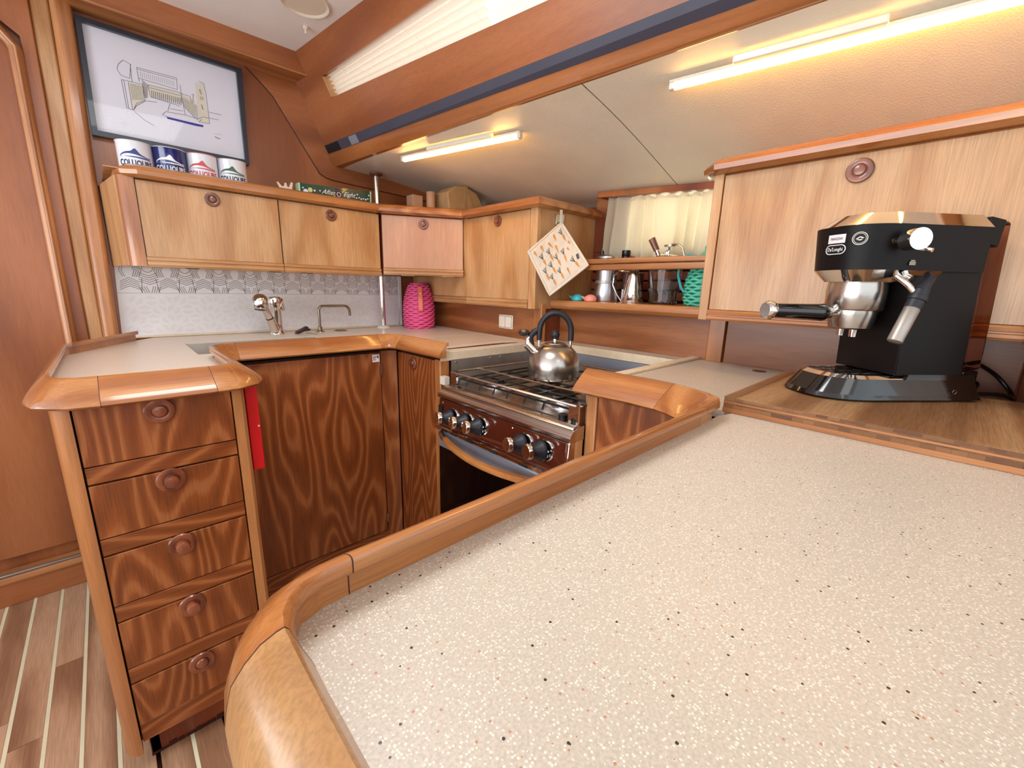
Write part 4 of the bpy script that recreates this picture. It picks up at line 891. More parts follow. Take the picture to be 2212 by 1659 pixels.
for r_, z_ in hp:
    c = Vector((JX, JY, 0))+ra*r_; c.z = z_
    for s_, q_ in ((-1, 0), (1, 0), (1, 1), (-1, 1)): vs.append(c+ta*.0105*s_+ra*.004*q_)
n = len(hp); fs = [(i*4+j, i*4+(j+1) % 4, (i+1)*4+(j+1) % 4, (i+1)*4+j) for i in range(n-1) for j in range(4)]+[(3, 2, 1, 0), tuple(range(n*4-4, n*4))]
hs = part(mb.add(vs, fs), 'strap_handle', M['coral'], jg, bevel=.001)
part(MB().lathe([(0, 0), (.004, 0), (.003, .002), (0, .0025)], Vector((JX, JY, ZT+.18))+ra*(jr(.81)+.0155)+ta*.0, ra, 12), 'strap_stud', M['plastic'], jg)

# ================================================================== SWITCH PLATE
sw = thing('double_switch', 'cream double rocker switch plate on the teak splash board', 'switch', (1.317, 1.43, .97))
def SP(y, z, o=0): return (1.31+(y-1.24)*.0517-o, y, z)
mb = MB().slab([SP(1.373, .937), SP(1.470, .937), SP(1.470, 1.0), SP(1.373, 1.0)], (-.007, 0, 0)); part(mb, 'plate', M['plastic'], sw, bevel=.004)
for a, b in ((1.379, 1.419), (1.423, 1.464)):
    part(MB().slab([SP(a-.0012, .9425, .0068), SP(b+.0012, .9425, .0068), SP(b+.0012, .9945, .0068), SP(a-.0012, .9945, .0068)], (-.0006, 0, 0)), 'rocker_gap', M['edgedirt'], sw)
    part(MB().slab([SP(a, .944, .007), SP(b, .944, .007), SP(b, .993, .007), SP(a, .993, .007)], (-.005, 0, 0)), 'rocker', M['plastic'], sw, bevel=.002)

# ================================================================== STOVE
sv = thing('stove', 'marine gas stove of steel with painted-in wood reflection and five black knobs', 'stove', (1.0, .855, 0))
Y0, Y1 = .577, 1.128
part(MB().box(.802, 1.27, Y0+.020, Y1-.012, .18, .785), 'body', M['steelsat'], sv, bevel=.004)
# liner plates of the well
part(MB().box(.842, 1.34, 1.1835, 1.1865, .55, .872), 'side_plate', M['steelsat'], sv, label='riveted steel side plate')
part(MB().box(1.334, 1.338, .61, 1.18, .78, .871).box(1.31, 1.334, .61, 1.18, .78, .783), 'back_plate', M['greysteel'], sv, label='pale grey-blue back plate')
part(MB().box(.84, 1.33, .602, .606, .5, .87), 'side_plate', M['steelsat'], sv)
part(MB().box(.80, 1.33, .60, 1.18, .02, .04).box(1.30, 1.33, .60, 1.18, .04, .78), 'well_floor', M['dark'], sv)
mb = MB()
for x, z in ((.86, .862), (.86, .822), (1.02, .862), (1.18, .862), (1.07, .862)): mb.lathe([(0, 0), (.0035, 0), (.003, .0015), (0, .0018)], (x, 1.1835, z), (0, -1, 0), 12)
part(mb, 'rivet', M['chrome'], sv)
# front cover: rounded top lip, sloped steel panel tinted brown for reflected wood, chrome foot
fr = [(.800, .800), (.772, .797), (.756, .790), (.748, .780), (.7465, .771), (.752, .765), (.764, .764), (.80, .764)]
part(MB().prism(fr, Y0, Y1, 'XZ'), 'front_lip', M['steel'], sv, angle=60)
part(MB().prism([(.766, .764), (.752, .763), (.744, .685), (.748, .676), (.79, .676), (.79, .764)], Y0+.012, Y1-.003, 'XZ'), 'control_panel', M['reflectpanel'], sv, bevel=.002)
part(MB().prism([(.764, .766), (.748, .765), (.740, .68), (.745, .672), (.80, .672), (.80, .766)], Y0, Y0+.012, 'XZ'), 'panel_end', M['chrome'], sv, bevel=.003)
part(MB().prism([(.745, .676), (.738, .673), (.736, .664), (.742, .658), (.79, .657), (.79, .676)], Y0, Y1, 'XZ'), 'chrome_trim', M['chrome'], sv, angle=50)
mb = MB()
for y in (1.08, 1.03, .95, .84, .72): mb.box(.7355, .7368, y-.018, y+.014, .6635, .6695)
part(mb, 'vent_slot', M['dark'], sv, flat=True)
od = part(MB().prism([(.745, .656), (.745, .60), (.80, .60), (.80, .656)], Y0+.006, Y1-.004, 'XZ'), 'oven_door', M['greysteel'], sv, bevel=.003)
part(MB().box(.747, .80, Y0+.01, Y1-.006, .20, .60), 'door_glass', M['ovenglass'], od)
hb = [(.745-.052*math.sin(PI*t)**.75, Y1-.020+(Y0-Y1+.035)*t, .648-.010*math.sin(PI*t)) for t in [i/20 for i in range(21)]]
mb = MB(); vs = []
for x, y, z in hb:
    for du, dz in ((-.007, -.008), (-.009, 0), (-.007, .008), (.006, .009), (.006, -.009)): vs.append((x+du, y, z+dz))
fs = [(i*5+j, i*5+(j+1) % 5, (i+1)*5+(j+1) % 5, (i+1)*5+j) for i in range(2, 18) for j in range(5)]+[tuple(range(10, 15))[::-1], tuple(range(90, 95))]
part(mb.add(vs, fs), 'door_handle', W['railY'], od, angle=50)
for a, b in ((0, 3), (17, 21)): part(MB().tube(hb[a:b], .009, 10), 'handle_bracket', M['steel'], od)
one_ = MB().box(.7455, .7468, 1.10, 1.122, .715, .742); part(one_, 'igniter', M['dark'], sv)
kpos = [(1.054, .716), (.979, .719), (.914, .722), (.736, .722), (.665, .724)]
for i, (y, z) in enumerate(kpos):
    xk = .7485-(.742-z)*.0
    part(MB().lathe([(0, 0), (.027, 0), (.028, .003), (.026, .007), (0, .007)], (xk+.002, y-.012, z+.002), (-1, 0, .08), 26), 'knob_skirt', M['chrome'], sv)
    kk = part(MB().lathe([(0, 0), (.0275, 0), (.028, .004), (.026, .008), (.017, .022), (.0155, .030), (.0155, .034), (0, .034)], (xk-.006, y-.004, z), (-1, .25, .08), 26), 'knob', M['rubber'], sv)
    part(MB().lathe([(0, 0), (.0175, 0), (.0195, .002), (.0195, .012), (.018, .014), (0, .0145)], (xk-.038, y+.004, z+.003), (-1, .25, .08), 26), 'knob_cap', M['chrome'], kk)
    part(MB().box(xk-.012, xk-.009, y-.029, y-.026, z-.010, z-.003).box(xk-.012, xk-.009, y-.031, y-.028, z+.004, z+.008), 'knob_mark', M['inkwhite'], kk, flat=True)
mb = MB()
for y in (1.103, .775): mb.lathe([(0, 0), (.003, 0), (0, .002)], (.7495, y, .752), (-1, 0, 0), 10)
part(mb, 'panel_screw', M['chrome'], sv)
# hob
part(MB().prism([(.762, .797), (.776, .803), (.79, .800), (1.27, .800), (1.27, .785), (.762, .785)], Y0+.004, Y1-.004, 'XZ'), 'hob_plate', M['steel'], sv, bevel=.002)
part(MB().box(.80, 1.255, Y0+.03, Y1-.03, .8005, .802), 'hob_well', M['steel'], sv)
burn = [(.905, 1.01, .030), (.905, .725, .040), (1.10, .955, .038), (1.125, .725, .030)]
for x, y, r in burn:
    bb = part(MB().lathe([(0, 0), (r+.022, 0), (r+.02, .003), (r+.004, .004), (r, .010), (r, .014), (0, .014)], (x, y, .802), seg=28), 'burner', M['alu'], sv)
    part(MB().lathe([(0, 0), (r-.002, 0), (r, .003), (r-.004, .007), (0, .008)], (x, y, .816), seg=28), 'burner_cap', M['black'], bb)
mb = MB(); zg = .826
for y in (Y0+.035, .72, .79, .86, .92, .985, 1.05, Y1-.035):
    mb.tube([(.805, y, .806), (.812, y, zg), (1.245, y, zg), (1.252, y, .806)], .0032, 6)
for x in (.815, .905, 1.02, 1.125, 1.24): mb.tube([(x, Y0+.035, zg-.001), (x, Y1-.035, zg-.001)], .0032, 6)
part(mb, 'pan_grid', M['black'], sv)
# fiddle wire with corner plates
zr = .846
ring = [(.787, 1.105, zr), (.787, .597, zr), (.795, .585, zr), (1.255, .585, zr), (1.262, .592, zr), (1.262, 1.105, zr), (1.255, 1.112, zr), (.795, 1.112, zr)]
part(MB().tube(ring, .0035, 8, closed=True).tube([(.905, .587, zr), (.905, 1.110, zr)], .0028, 8), 'guard_rail', M['steel'], sv)
for x, y in ((.787, 1.110), (.787, .588), (1.262, .588), (1.262, 1.110)):
    s_ = 1 if y < .8 else -1; q = 1 if x < 1 else -1
    part(MB().box(x-.0012, x+.0012, y, y+s_*.028, .800, zr+.004).box(x, x+q*.028, y-.0012, y+.0012, .800, zr+.004), 'corner_plate', M['chrome'], sv, flat=True)
part(MB().box(.79, 1.26, 1.111, 1.113, .802, .842).box(1.2615, 1.2635, .60, 1.10, .802, .846), 'guard_plate', M['steelsat'], sv)
for y in (.62, .66): part(MB().lathe([(0, 0), (.012, 0), (.012, .014), (.009, .016), (0, .016)], (.795, y-.02, .800), (0, 0, 1), 16), 'guard_clamp', M['black'], sv)
part(MB().box(.79, .81, 1.150, 1.178, .795, .822), 'gimbal_stop', M['plastic'], sv)

# ================================================================== KETTLE
KX, KY, KZ = 1.060, .905, .8295
kt = thing('whistling_kettle', 'round brushed steel whistling kettle with black arched handle on the hob', 'kettle', (KX, KY, KZ))
dom = [(0, 0), (.080, 0), (.0835, .003), (.0845, .010), (.0865, .03), (.0865, .045), (.082, .068), (.072, .088), (.056, .104), (.036, .114), (.034, .1145), (.033, .117), (.0, .123)]
part(MB().lathe(dom, (KX, KY, KZ), seg=48), 'kettle_body', M['steel'], kt, angle=50)
lat = Vector((R0[0], R0[1], 0)).normalized()      # handle plane runs roughly across the view
def KP(u, h, o=0): q = Vector((KX, KY, KZ))+lat*u; q.z = KZ+h; return q
part(MB().lathe([(0, 0), (.007, 0), (.006, .010), (0, .010)], KP(0, .121), seg=16), 'lid_stem', M['chrome'], kt)
part(MB().lathe([(0, 0), (.008, .001), (.0145, .009), (.0155, .016), (.012, .025), (.005, .029), (0, .0295)], KP(0, .129), seg=20), 'lid_knob', M['rubber'], kt)
arcp = [KP(-.052*math.cos(PI*t)*1.0, .150+.064*math.sin(PI*t)**.9) for t in [i/20 for i in range(21)]]
arcp = [KP(-.052, .125)]+arcp+[KP(.052, .125)]
part(MB().tube(arcp, [.0085]+[.0095]*21+[.0095], 14), 'handle_grip', M['rubber'], kt)
part(MB().tube([KP(-.052, .09), KP(-.052, .13)], .0045, 8).tube([KP(.052, .085), KP(.052, .13)], .0045, 8), 'handle_strut', M['steel'], kt)
part(MB().tube([KP(-.060, .080), KP(-.092, .112)], [.018, .015], 18), 'spout', M['chrome'], kt)
part(MB().tube([KP(-.088, .108), KP(-.090, .128), KP(-.082, .138)], [.010, .008, .007], 10), 'whistle_valve', M['chrome'], kt)
part(MB().tube([KP(-.058, .160), KP(-.070, .150), KP(-.080, .138), KP(-.078, .122), KP(-.070, .105)], [.008, .011, .010, .008, .005], 10), 'whistle_lever', M['rubber'], kt)
part(MB().lathe([(0, -.004), (.016, -.004), (.019, 0), (.017, .004), (.010, .005), (0, .005)], KP(-.103, .148), (-.4, -.5, 1), 20, sx=1, sy=.8), 'lever_pad', M['rubber'], kt)
part(MB().lathe([(0, 0), (.008, 0), (.008, .001), (0, .001)], KP(-.105, .153), (-.4, -.5, 1), 16), 'pad_disc', M['steel'], kt)

# ================================================================== POT HOLDER on adhesive hook
ph = thing('pot_holder', 'cream quilted pot holder printed with carrots hanging from a loop', 'pot holder', (1.37, 1.165, 1.25))
C4 = [Vector((1.1873, 1.165, 1.2546)), Vector((1.253, 1.107, 1.0962)), Vector((1.3836, 1.031, 1.2136)), Vector((1.3703, 1.165, 1.3789))]
F4 = [Vector((1.1873, 1.2546)), Vector((1.319, 1.0949)), Vector((1.5634, 1.2258)), Vector((1.3703, 1.3789))]
def bl4(C, u, v): return C[0]*((1-u)*(1-v))+C[1]*(u*(1-v))+C[2]*(u*v)+C[3]*((1-u)*v)
PHN = (C4[1]-C4[3]).cross(C4[2]-C4[0]).normalized()
if PHN.y > 0: PHN = -PHN
def pad(u, v, h):
    q = .0055*min(1, min(u, 1-u, v, 1-v)*14)**.5; g = min(abs(((u*3+v*3) % 1)-.5), abs(((u*3-v*3) % 1)-.5)); q *= (.75+.5*min(.5, g*2))
    return bl4(C4, u, v)+PHN*(h*q)
def uvof(x, z):
    u = v = .5
    for _ in range(12):
        p = bl4(F4, u, v); e = 1e-4; du = (bl4(F4, u+e, v)-p)/e; dv = (bl4(F4, u, v+e)-p)/e; d = Vector((x, z))-p
        det = du.x*dv.y-du.y*dv.x; u += (d.x*dv.y-d.y*dv.x)/det; v += (du.x*d.y-du.y*d.x)/det
    return u, v
def onpad(p): u, v = uvof(p[0], p[1]); return pad(u, v, 1)+PHN*.0012
mb = MB()
for s_ in (1, -1): mb.grid(lambda u, v: pad(u, v, s_), 36, 36)
part(mb, 'quilted_pad', M['cotton'], ph, angle=60)
eb = [bl4(C4, u, v) for u, v in [(i/10, 0) for i in range(10)]+[(1, i/10) for i in range(10)]+[(1-i/10, 1) for i in range(10)]+[(0, 1-i/10) for i in range(10)]]
part(MB().tube(eb, .0048, 8, closed=True), 'piped_edge', M['cotton'], ph)
car = [[(1.359, 1.346), (1.4081, 1.3057)], [(1.3231, 1.3256), (1.3471, 1.2994)], [(1.2511, 1.2778), (1.2767, 1.2548)], [(1.2148, 1.2546), (1.2362, 1.2355)], [(1.2956, 1.2918), (1.3268, 1.2743)], [(1.3396, 1.286), (1.3679, 1.2548)], [(1.2939, 1.2666), (1.3366, 1.2236)], [(1.2547, 1.245), (1.2949, 1.202)], [(1.3423, 1.2487), (1.3857, 1.2087)], [(1.3858, 1.2734), (1.4206, 1.2239)], [(1.4189, 1.3066), (1.4362, 1.2971)], [(1.4139, 1.2799), (1.4329, 1.2725)], [(1.4465, 1.2444), (1.509, 1.2102)], [(1.3106, 1.2168), (1.3581, 1.1766)], [(1.2789, 1.1938), (1.3154, 1.1466)], [(1.3206, 1.1708), (1.3598, 1.1311)], [(1.3671, 1.1979), (1.4097, 1.1582)], [(1.4222, 1.2049), (1.4488, 1.1777)]]
mc = MB(); ml = MB(); yc = 1.1555
for a, b in car:
    a = Vector(a); b = Vector(b); d = b-a; l = d.length; d.normalize(); n_ = Vector((-d.y, d.x))
    full = l > .045
    s0 = a+d*(l*.42 if full else 0)
    pts = [s0, s0+d*.003+n_*.0055, s0+d*(l*.22)+n_*.0062, b, s0+d*(l*.22)-n_*.0055, s0+d*.003-n_*.0045]
    mc.add([onpad(p) for p in pts], [(0, 1, 2, 3, 4, 5)])
    if full:
        for q in (-.5, 0, .45):
            e = a+n_*q*.022; w_ = n_*.0008
            ml.add([onpad(p) for p in (s0+w_, s0-w_, e-w_*1.6, e+w_*1.6)], [(0, 1, 2, 3)])
            for k in (.45, .7, .95):
                f = s0+(e-s0)*k; ml.add([onpad(p) for p in (f+n_*.003, f+d*.0014, f-n_*.003, f-d*.0014)], [(0, 1, 2, 3)])
o = part(mc, 'carrot_print', M['carrot'], ph, flat=True); o['kind'] = 'stuff'; o = part(ml, 'leaf_print', M['leaf'], ph, flat=True); o['kind'] = 'stuff'
part(MB().slab([onpad(q) for q in ((1.476, 1.258), (1.490, 1.264), (1.500, 1.246), (1.486, 1.240))], PHN*.0012), 'fabric_tag', M['tag'], ph, label='small grey tag')
part(MB().slab([(1.352, 1.158, 1.425), (1.366, 1.158, 1.426), (1.368, 1.158, 1.385), (1.374, 1.160, 1.365), (1.362, 1.160, 1.360), (1.354, 1.158, 1.385)], (0, .0016, 0)).slab([(1.372, 1.165, 1.41), (1.386, 1.165, 1.41), (1.381, 1.165, 1.37), (1.372, 1.165, 1.37)], (0, .0016, 0)), 'hanging_loop', M['tape'], ph, label='cream tape loop')
hk = thing('adhesive_hook', 'small white hook holding the carrot pot holder', 'hook', (1.37, 1.19, 1.40))
part(MB().box(1.366, 1.392, 1.190, 1.1965, 1.372, 1.415).tube([(1.379, 1.19, 1.382), (1.379, 1.176, 1.378), (1.379, 1.170, 1.388), (1.379, 1.170, 1.402)], .0035, 8), 'hook_body', M['steel'], hk, bevel=.001)

# ================================================================== THINGS ON THE OPEN SHELF (z 1.075)
ZS = 1.0755
def lt(th, name, prof, c, mat, seg=32, **kw): return part(MB().lathe(prof, c, seg=seg, **kw), name, mat, th)
mk = thing('moka_pot', 'aluminium moka pot on the open shelf next to the tall cabinet', 'coffee pot', (1.47, 1.005, ZS))
c = (1.475, 1.005, ZS)
lt(mk, 'pot_base', [(0, 0), (.050, 0), (.052, .004), (.043, .070), (0, .070)], c, M['alu'], 10)
lt(mk, 'pot_band', [(0, .070), (.042, .070), (.043, .076), (.042, .082), (0, .082)], c, M['steelsat'])
lt(mk, 'pot_top', [(0, .082), (.040, .082), (.046, .165), (.044, .166), (0, .166)], c, M['alu'], 10)
lt(mk, 'pot_lid', [(0, .167), (.047, .167), (.046, .173), (.025, .182), (0, .184)], c, M['alu'], 10)
part(MB().lathe([(0, .182), (.005, .183), (.009, .196), (.006, .203), (0, .204)], (c[0]-.0, c[1]+.028, ZS-.004), seg=12), 'lid_knob', M['black'], mk)
part(MB().tube([(c[0]+.03, c[1]+.030, ZS+.155), (c[0]+.055, c[1]+.060, ZS+.15), (c[0]+.060, c[1]+.066, ZS+.10)], .006, 8), 'pot_handle', M['black'], mk)
# cafetiere with dark sleeve
cf = thing('coffee_pack', 'dark brown coffee pack with tan lettering standing behind the wire handle', 'pack', (1.50, .915, ZS))
part(MB().box(1.512, 1.560, .885, .955, ZS, ZS+.115), 'pack_body', M['brownlabel'], cf, bevel=.004)
part(MB().box(1.5105, 1.512, .887, .952, ZS+.002, ZS+.050), 'pack_label', M['sticker'], cf)
for i, t in enumerate(('Y2+Z', '1.32', 'COFFEE')):
    part(text_mb(t, .018, ((1.511, .920, ZS+.102-i*.019), (0, -1, 0), (0, 0, 1)), xs=.8), 'lettering', M['tanprint'], cf, flat=True)
part(MB().tube([(1.470, .955, ZS+.105), (1.470, .945, ZS+.118), (1.470, .90, ZS+.118), (1.470, .885, ZS+.10)], .0028, 8), 'wire_top', M['chrome'], cf)
wh = thing('wire_carrier', 'thin chrome wire carrier loop beside the moka pot', 'carrier', (1.455, .94, ZS))
part(MB().tube([(1.455, .935, ZS+.120), (1.455, .955, ZS+.100), (1.455, .958, ZS+.065), (1.455, .938, ZS+.03), (1.455, .915, ZS+.003)], .0028, 8), 'wire', M['chrome'], wh)
cn = thing('measuring_cone', 'tall polished steel cone in the middle of the open shelf', 'cone', (1.46, .868, ZS))
part(MB().lathe([(0, 0), (.040, 0), (.041, .002), (.014, .125), (.012, .126), (0, .126)], (1.455, .868, ZS), seg=36), 'cone_body', M['chrome'], cn)
pm = thing('pepper_mill', 'slim mill with black cap rising above the holding rail', 'mill', (1.53, .965, ZS))
part(MB().lathe([(0, 0), (.020, 0), (.017, .14), (0, .14)], (1.575, .985, ZS), seg=20), 'mill_body', M['glass'], pm)
part(MB().lathe([(0, .14), (.017, .14), (.0175, .178), (.0165, .180), (.0165, .1805), (.0175, .182), (.017, .205), (0, .206)], (1.575, .985, ZS), seg=24), 'mill_cap', M['black'], pm)
wd_ = thing('wooden_spoon', 'short wooden handle end peeping over the holding rail', 'spoon', (1.49, .91, ZS))
part(MB().tube([(1.495, .930, ZS+.004), (1.478, .905, ZS+.150), (1.474, .892, ZS+.175)], [.006, .007, .010], 12), 'spoon_handle', W['knob'], wd_)
# glass pitcher with french press lid
GX, GY = 1.492, .765
gl = thing('glass_pitcher', 'clear fluted glass pitcher with domed steel lid and wooden grip on the open shelf', 'pitcher', (GX, GY, ZS))
mb = MB(); vs = []; prof = [(.046, 0), (.050, .004), (.053, .05), (.060, .125), (.062, .14), (.0595, .14), (.0575, .125), (.050, .05), (.046, .008), (.03, .008)]
seg = 64
for r, h in prof:
    for k in range(seg): 
        a = 2*PI*k/seg; f = 1+(.03*math.cos(a*12) if h < .12 and r > .0505 else 0); vs.append((GX+r*f*math.cos(a), GY+r*f*math.sin(a), ZS+h))
n = len(prof); fs = [(i*seg+k, i*seg+(k+1) % seg, (i+1)*seg+(k+1) % seg, (i+1)*seg+k) for i in range(n-1) for k in range(seg)]+[tuple(range(seg))[::-1], tuple(range((n-1)*seg, n*seg))]
part(mb.add(vs, fs), 'pitcher_body', M['glass'], gl)
tk = part(MB().lathe([(0, .1412), (.062, .1412), (.064, .146), (.062, .152), (.052, .164), (.038, .172), (.012, .178), (.012, .184), (.006, .190), (0, .191)], (1.492, .765, ZS), seg=36), 'lid', M['chrome'], gl)
part(MB().tube([(1.477, .787, ZS+.170), (1.475, .797, ZS+.190)], .008, 12), 'handle_ferrule', M['chrome'], tk)
part(MB().tube([(1.475, .797, ZS+.190), (1.470, .818, ZS+.230)], [.0105, .0125], 14), 'wood_grip', W['knob'], tk)
part(MB().tube([(1.482, .755, ZS+.175), (1.477, .750, ZS+.200), (1.472, .740, ZS+.207), (1.472, .712, ZS+.205), (1.472, .698, ZS+.19), (1.472, .690, ZS+.165)], .0035, 8), 'lever_arm', M['chrome'], tk)
part(MB().lathe([(0, 0), (.016, 0), (.015, .006), (0, .007)], (1.472, .747, ZS+.200), seg=16, sx=1, sy=1.3), 'lever_cap', M['chrome'], tk)
tj, tr = woven('woven_jug', 'mint green woven jug at the right end of the open shelf', (1.490, .615, ZS), .150, .052, .062, .030, (M['teal'], M['tealin']), rows=15)
part(MB().lathe([(0, .155), (.028, .155), (.028, .165), (.022, .176), (.014, .180), (.014, .196), (.010, .199), (0, .199)], (1.490, .615, ZS), seg=20), 'jug_lid', M['teal'], tj)
part(MB().tube([(1.455, .640, ZS+.165), (1.445, .668, ZS+.168), (1.44, .688, ZS+.150), (1.44, .690, ZS+.10), (1.445, .678, ZS+.06), (1.45, .668, ZS+.045)], .0042, 8), 'jug_handle', M['tealblue'], tj, label='turquoise side handle')
def scoop(y, x, mat, lab):
    th = thing('bird_squeezer', lab, 'squeezer', (x, y, ZS), group='bird-shaped squeezers on the shelf edge')
    part(MB().lathe([(0, 0), (.021, 0), (.024, .003), (.0245, .010), (.020, .019), (.011, .025), (0, .027)], (x, y, ZS), seg=24), 'dome', mat, th)
    part(MB().tube([(x, y+.018, ZS+.010), (x-.002, y+.030, ZS+.012), (x-.002, y+.044, ZS+.019)], [.008, .006, .0015], 10), 'beak', mat, th)
scoop(1.085, 1.40, M['tealblue'], 'turquoise bird-shaped squeezer on the shelf edge')
scoop(1.018, 1.395, M['coralpink'], 'salmon pink bird-shaped squeezer on the shelf edge')

# ================================================================== CUTTING BOARD
cb = thing('cutting_board', 'thick bamboo board with block-pattern edge under the coffee machine', 'board', (1.04, .0, ZT))
bx0, bx1_, by0, by1 = .826, 1.245, -.35, .279
part(MB().prism([(bx0, by0), (bx1_, by0), (bx1_, by1), (bx0, by1)], .9005, .9295), 'board_core', M['endgrain'], cb, bevel=.001)
mb = MB().box(bx0+.022, bx1_-.022, by0+.022, by1-.022, .9292, .9300)
for a in ((bx0, bx1_, by1-.020, by1), (bx0, bx1_, by0, by0+.020), (bx0, bx0+.020, by0+.02, by1-.02), (bx1_-.020, bx1_, by0+.02, by1-.02)): mb.box(a[0], a[1], a[2], a[3], .9292, .9302)
part(mb, 'board_top', W['board'], cb)
part(MB().box(bx0-.0006, bx0, by0, by1, .9005, .9090).box(bx0-.0006, bx0, by0, by1, .9185, .9215).box(bx0, bx1_, by1, by1+.0006, .9005, .909), 'edge_band', W['trimY'], cb, flat=True)

# ================================================================== COFFEE MACHINE (built in its own axes: +x = front, +y = knob side)
SHX = .020
cm = thing('coffee_machine', 'black and chrome espresso machine standing on the bamboo board', 'coffee machine', (1.118, .090, .9302))
ang = math.atan2(.62, -.78); cm.rotation_euler = (0, 0, ang)
# local +x -> world (-.78,.62); local +y -> world (-.62,-.78)
def lp(mb, name, mat, **kw):
    par = kw.pop('parent', cm); return part(mb, name, mat, par, local=True, **kw)
def outline(x0, x1, w, nose, n=10, taper=0):
    """plan outline: straight sides from x0, rounded front reaching x1"""
    pts = [(x0, -w), (x0, w)]; xs = x1-nose
    pts += [(xs+nose*math.sin(a), w*math.cos(a)**.75 if math.cos(a) > 0 else 0) for a in [PI/2*i/n for i in range(n+1)]]
    pts += [(p[0], -p[1]) for p in pts[2:-1][::-1]]
    return pts
def loft(mb, o1, z1, o2, z2):
    n = len(o1); mb.add([(a, b, z1) for a, b in o1]+[(a, b, z2) for a, b in o2], [tuple(range(n))[::-1], tuple(range(n, 2*n))]+[(i, (i+1) % n, (i+1) % n+n, i+n) for i in range(n)]); return mb
b0 = outline(-.135, .176, .080, .085); b1 = outline(-.132, .172, .077, .082); b2 = outline(-.125, .150, .068, .070)
mb = MB(); loft(mb, b0, .004, b1, .012); loft(mb, b1, .012, b2, .040); lp(mb, 'base', M['blackgloss'], angle=35)
lp(MB().prism([(-.12, -.06), (-.12, .06), (.14, .05), (.14, -.05)], 0, .004), 'base_feet', M['rubber'])
tr1 = outline(.020, .149, .066, .068); tr2 = outline(.020, .140, .060, .062)
mb = MB(); loft(mb, tr1, .040, tr2, .046); lp(mb, 'drip_tray', M['chrome'], angle=30)
mb = MB()
for i in range(4):
    for j in range(3): mb.obox((.045+i*.024, -.030+j*.030, .0464), (.0075, 0, 0), (0, .009, 0), (0, 0, .0003))
lp(mb, 'tray_slot', M['black'])
mb = MB(); loft(mb, outline(-.126, .028, .0685, .01, 3), .040, outline(-.124, .022, .067, .01, 3), .050); lp(mb, 'base_shoulder', M['blackgloss'], angle=35)
# column
mb = MB().prism([(-.098, .048), (.040, .048), (.050, .240), (-.086, .240)], -.066, .066, 'XZ'); lp(mb, 'column', M['blackmatte'], bevel=.002)
# head
h0 = outline(-.080, .156, .071, .075); h1 = outline(-.076, .163, .074, .078)
mb = MB(); loft(mb, h0, .236, h1, .312); lp(mb, 'head', M['blackmatte'], angle=35)
c0 = outline(.0, .138, .056, .062); 
mb = MB(); loft(mb, c0, .216, outline(.0, .157, .072, .076), .2365); lp(mb, 'head_skirt', M['chrome'], angle=35)
t0 = outline(-.076, .163, .074, .078); t1_ = outline(-.070, .133, .058, .062)
mb = MB(); loft(mb, t0, .3125, t1_, .334); lp(mb, 'head_top', M['chrome'], angle=30)
lp(MB().lathe([(0, .334), (.016, .334), (.0165, .336), (.014, .337), (0, .337)], (.095, 0, 0), seg=24), 'top_button', M['steelsat'])
# water tank
lp(MB().prism([(-.098, .052), (-.140, .060), (-.122, .325), (-.078, .330)], -.064, .064, 'XZ'), 'water_tank', M['tank'], bevel=.006, seg=3)
lp(MB().prism([(-.0765, .285), (-.104, .280), (-.108, .327), (-.0765, .332)], -.066, .066, 'XZ'), 'tank_lid', M['blackmatte'], bevel=.003)
lp(MB().box(-.155, -.12, -.05, .05, .004, .055), 'tank_seat', M['black'], bevel=.003)
# group, filter holder, handle
GXl = .088
lp(MB().lathe([(0, .164), (.044, .164), (.046, .167), (.0475, .200), (.046, .2165), (0, .2165)], (GXl, 0, 0), seg=36), 'group_ring', M['steel'])
fh = lp(MB().lathe([(0, .128), (.030, .128), (.034, .131), (.0385, .155), (.0385, .165), (0, .165)], (GXl, 0, 0), seg=32), 'filter_holder', M['steel'])
lp(MB().lathe([(0, 0), (.0065, 0), (.007, .014), (0, .014)], (GXl+.004, .015, .114), seg=14).lathe([(0, 0), (.0065, 0), (.007, .014), (0, .014)], (GXl+.004, -.013, .114), seg=14), 'twin_spout', M['chrome'], parent=fh)
hd = Vector((.985, .05, .02)).normalized(); hs0 = Vector((GXl+.036, .0, .158))
lp(MB().tube([hs0, hs0+hd*.030], [.0125, .011], 16), 'handle_neck', M['chrome'], parent=fh)
lp(MB().tube([hs0+hd*.024, hs0+hd*.030, hs0+hd*.040, hs0+hd*.120, hs0+hd*.132], [.015, .0168, .0155, .0135, .0135], 22), 'handle_grip', M['blackgloss'], parent=fh)
lp(MB().tube([hs0+hd*.132, hs0+hd*.136, hs0+hd*.146, hs0+hd*.150], [.015, .0175, .0175, .014], 8), 'handle_end', M['chrome'], parent=fh)
# steam knob on the side
lp(MB().tube([(.092, .070, .284), (.094, .090, .284)], .008, 14).tube([(.094, .086, .284), (.098, .110, .284)], .0175, 26).tube([(.084, .1, .270), (.080, .116, .266)], .0035, 8), 'steam_knob', M['chrome'], angle=35)
lp(MB().lathe([(0, 0), (.0055, 0), (.0045, .002), (0, .0025)], (.103, .0705, .284), (.3, 1, 0), 14), 'indicator_lamp', M['nickel'])
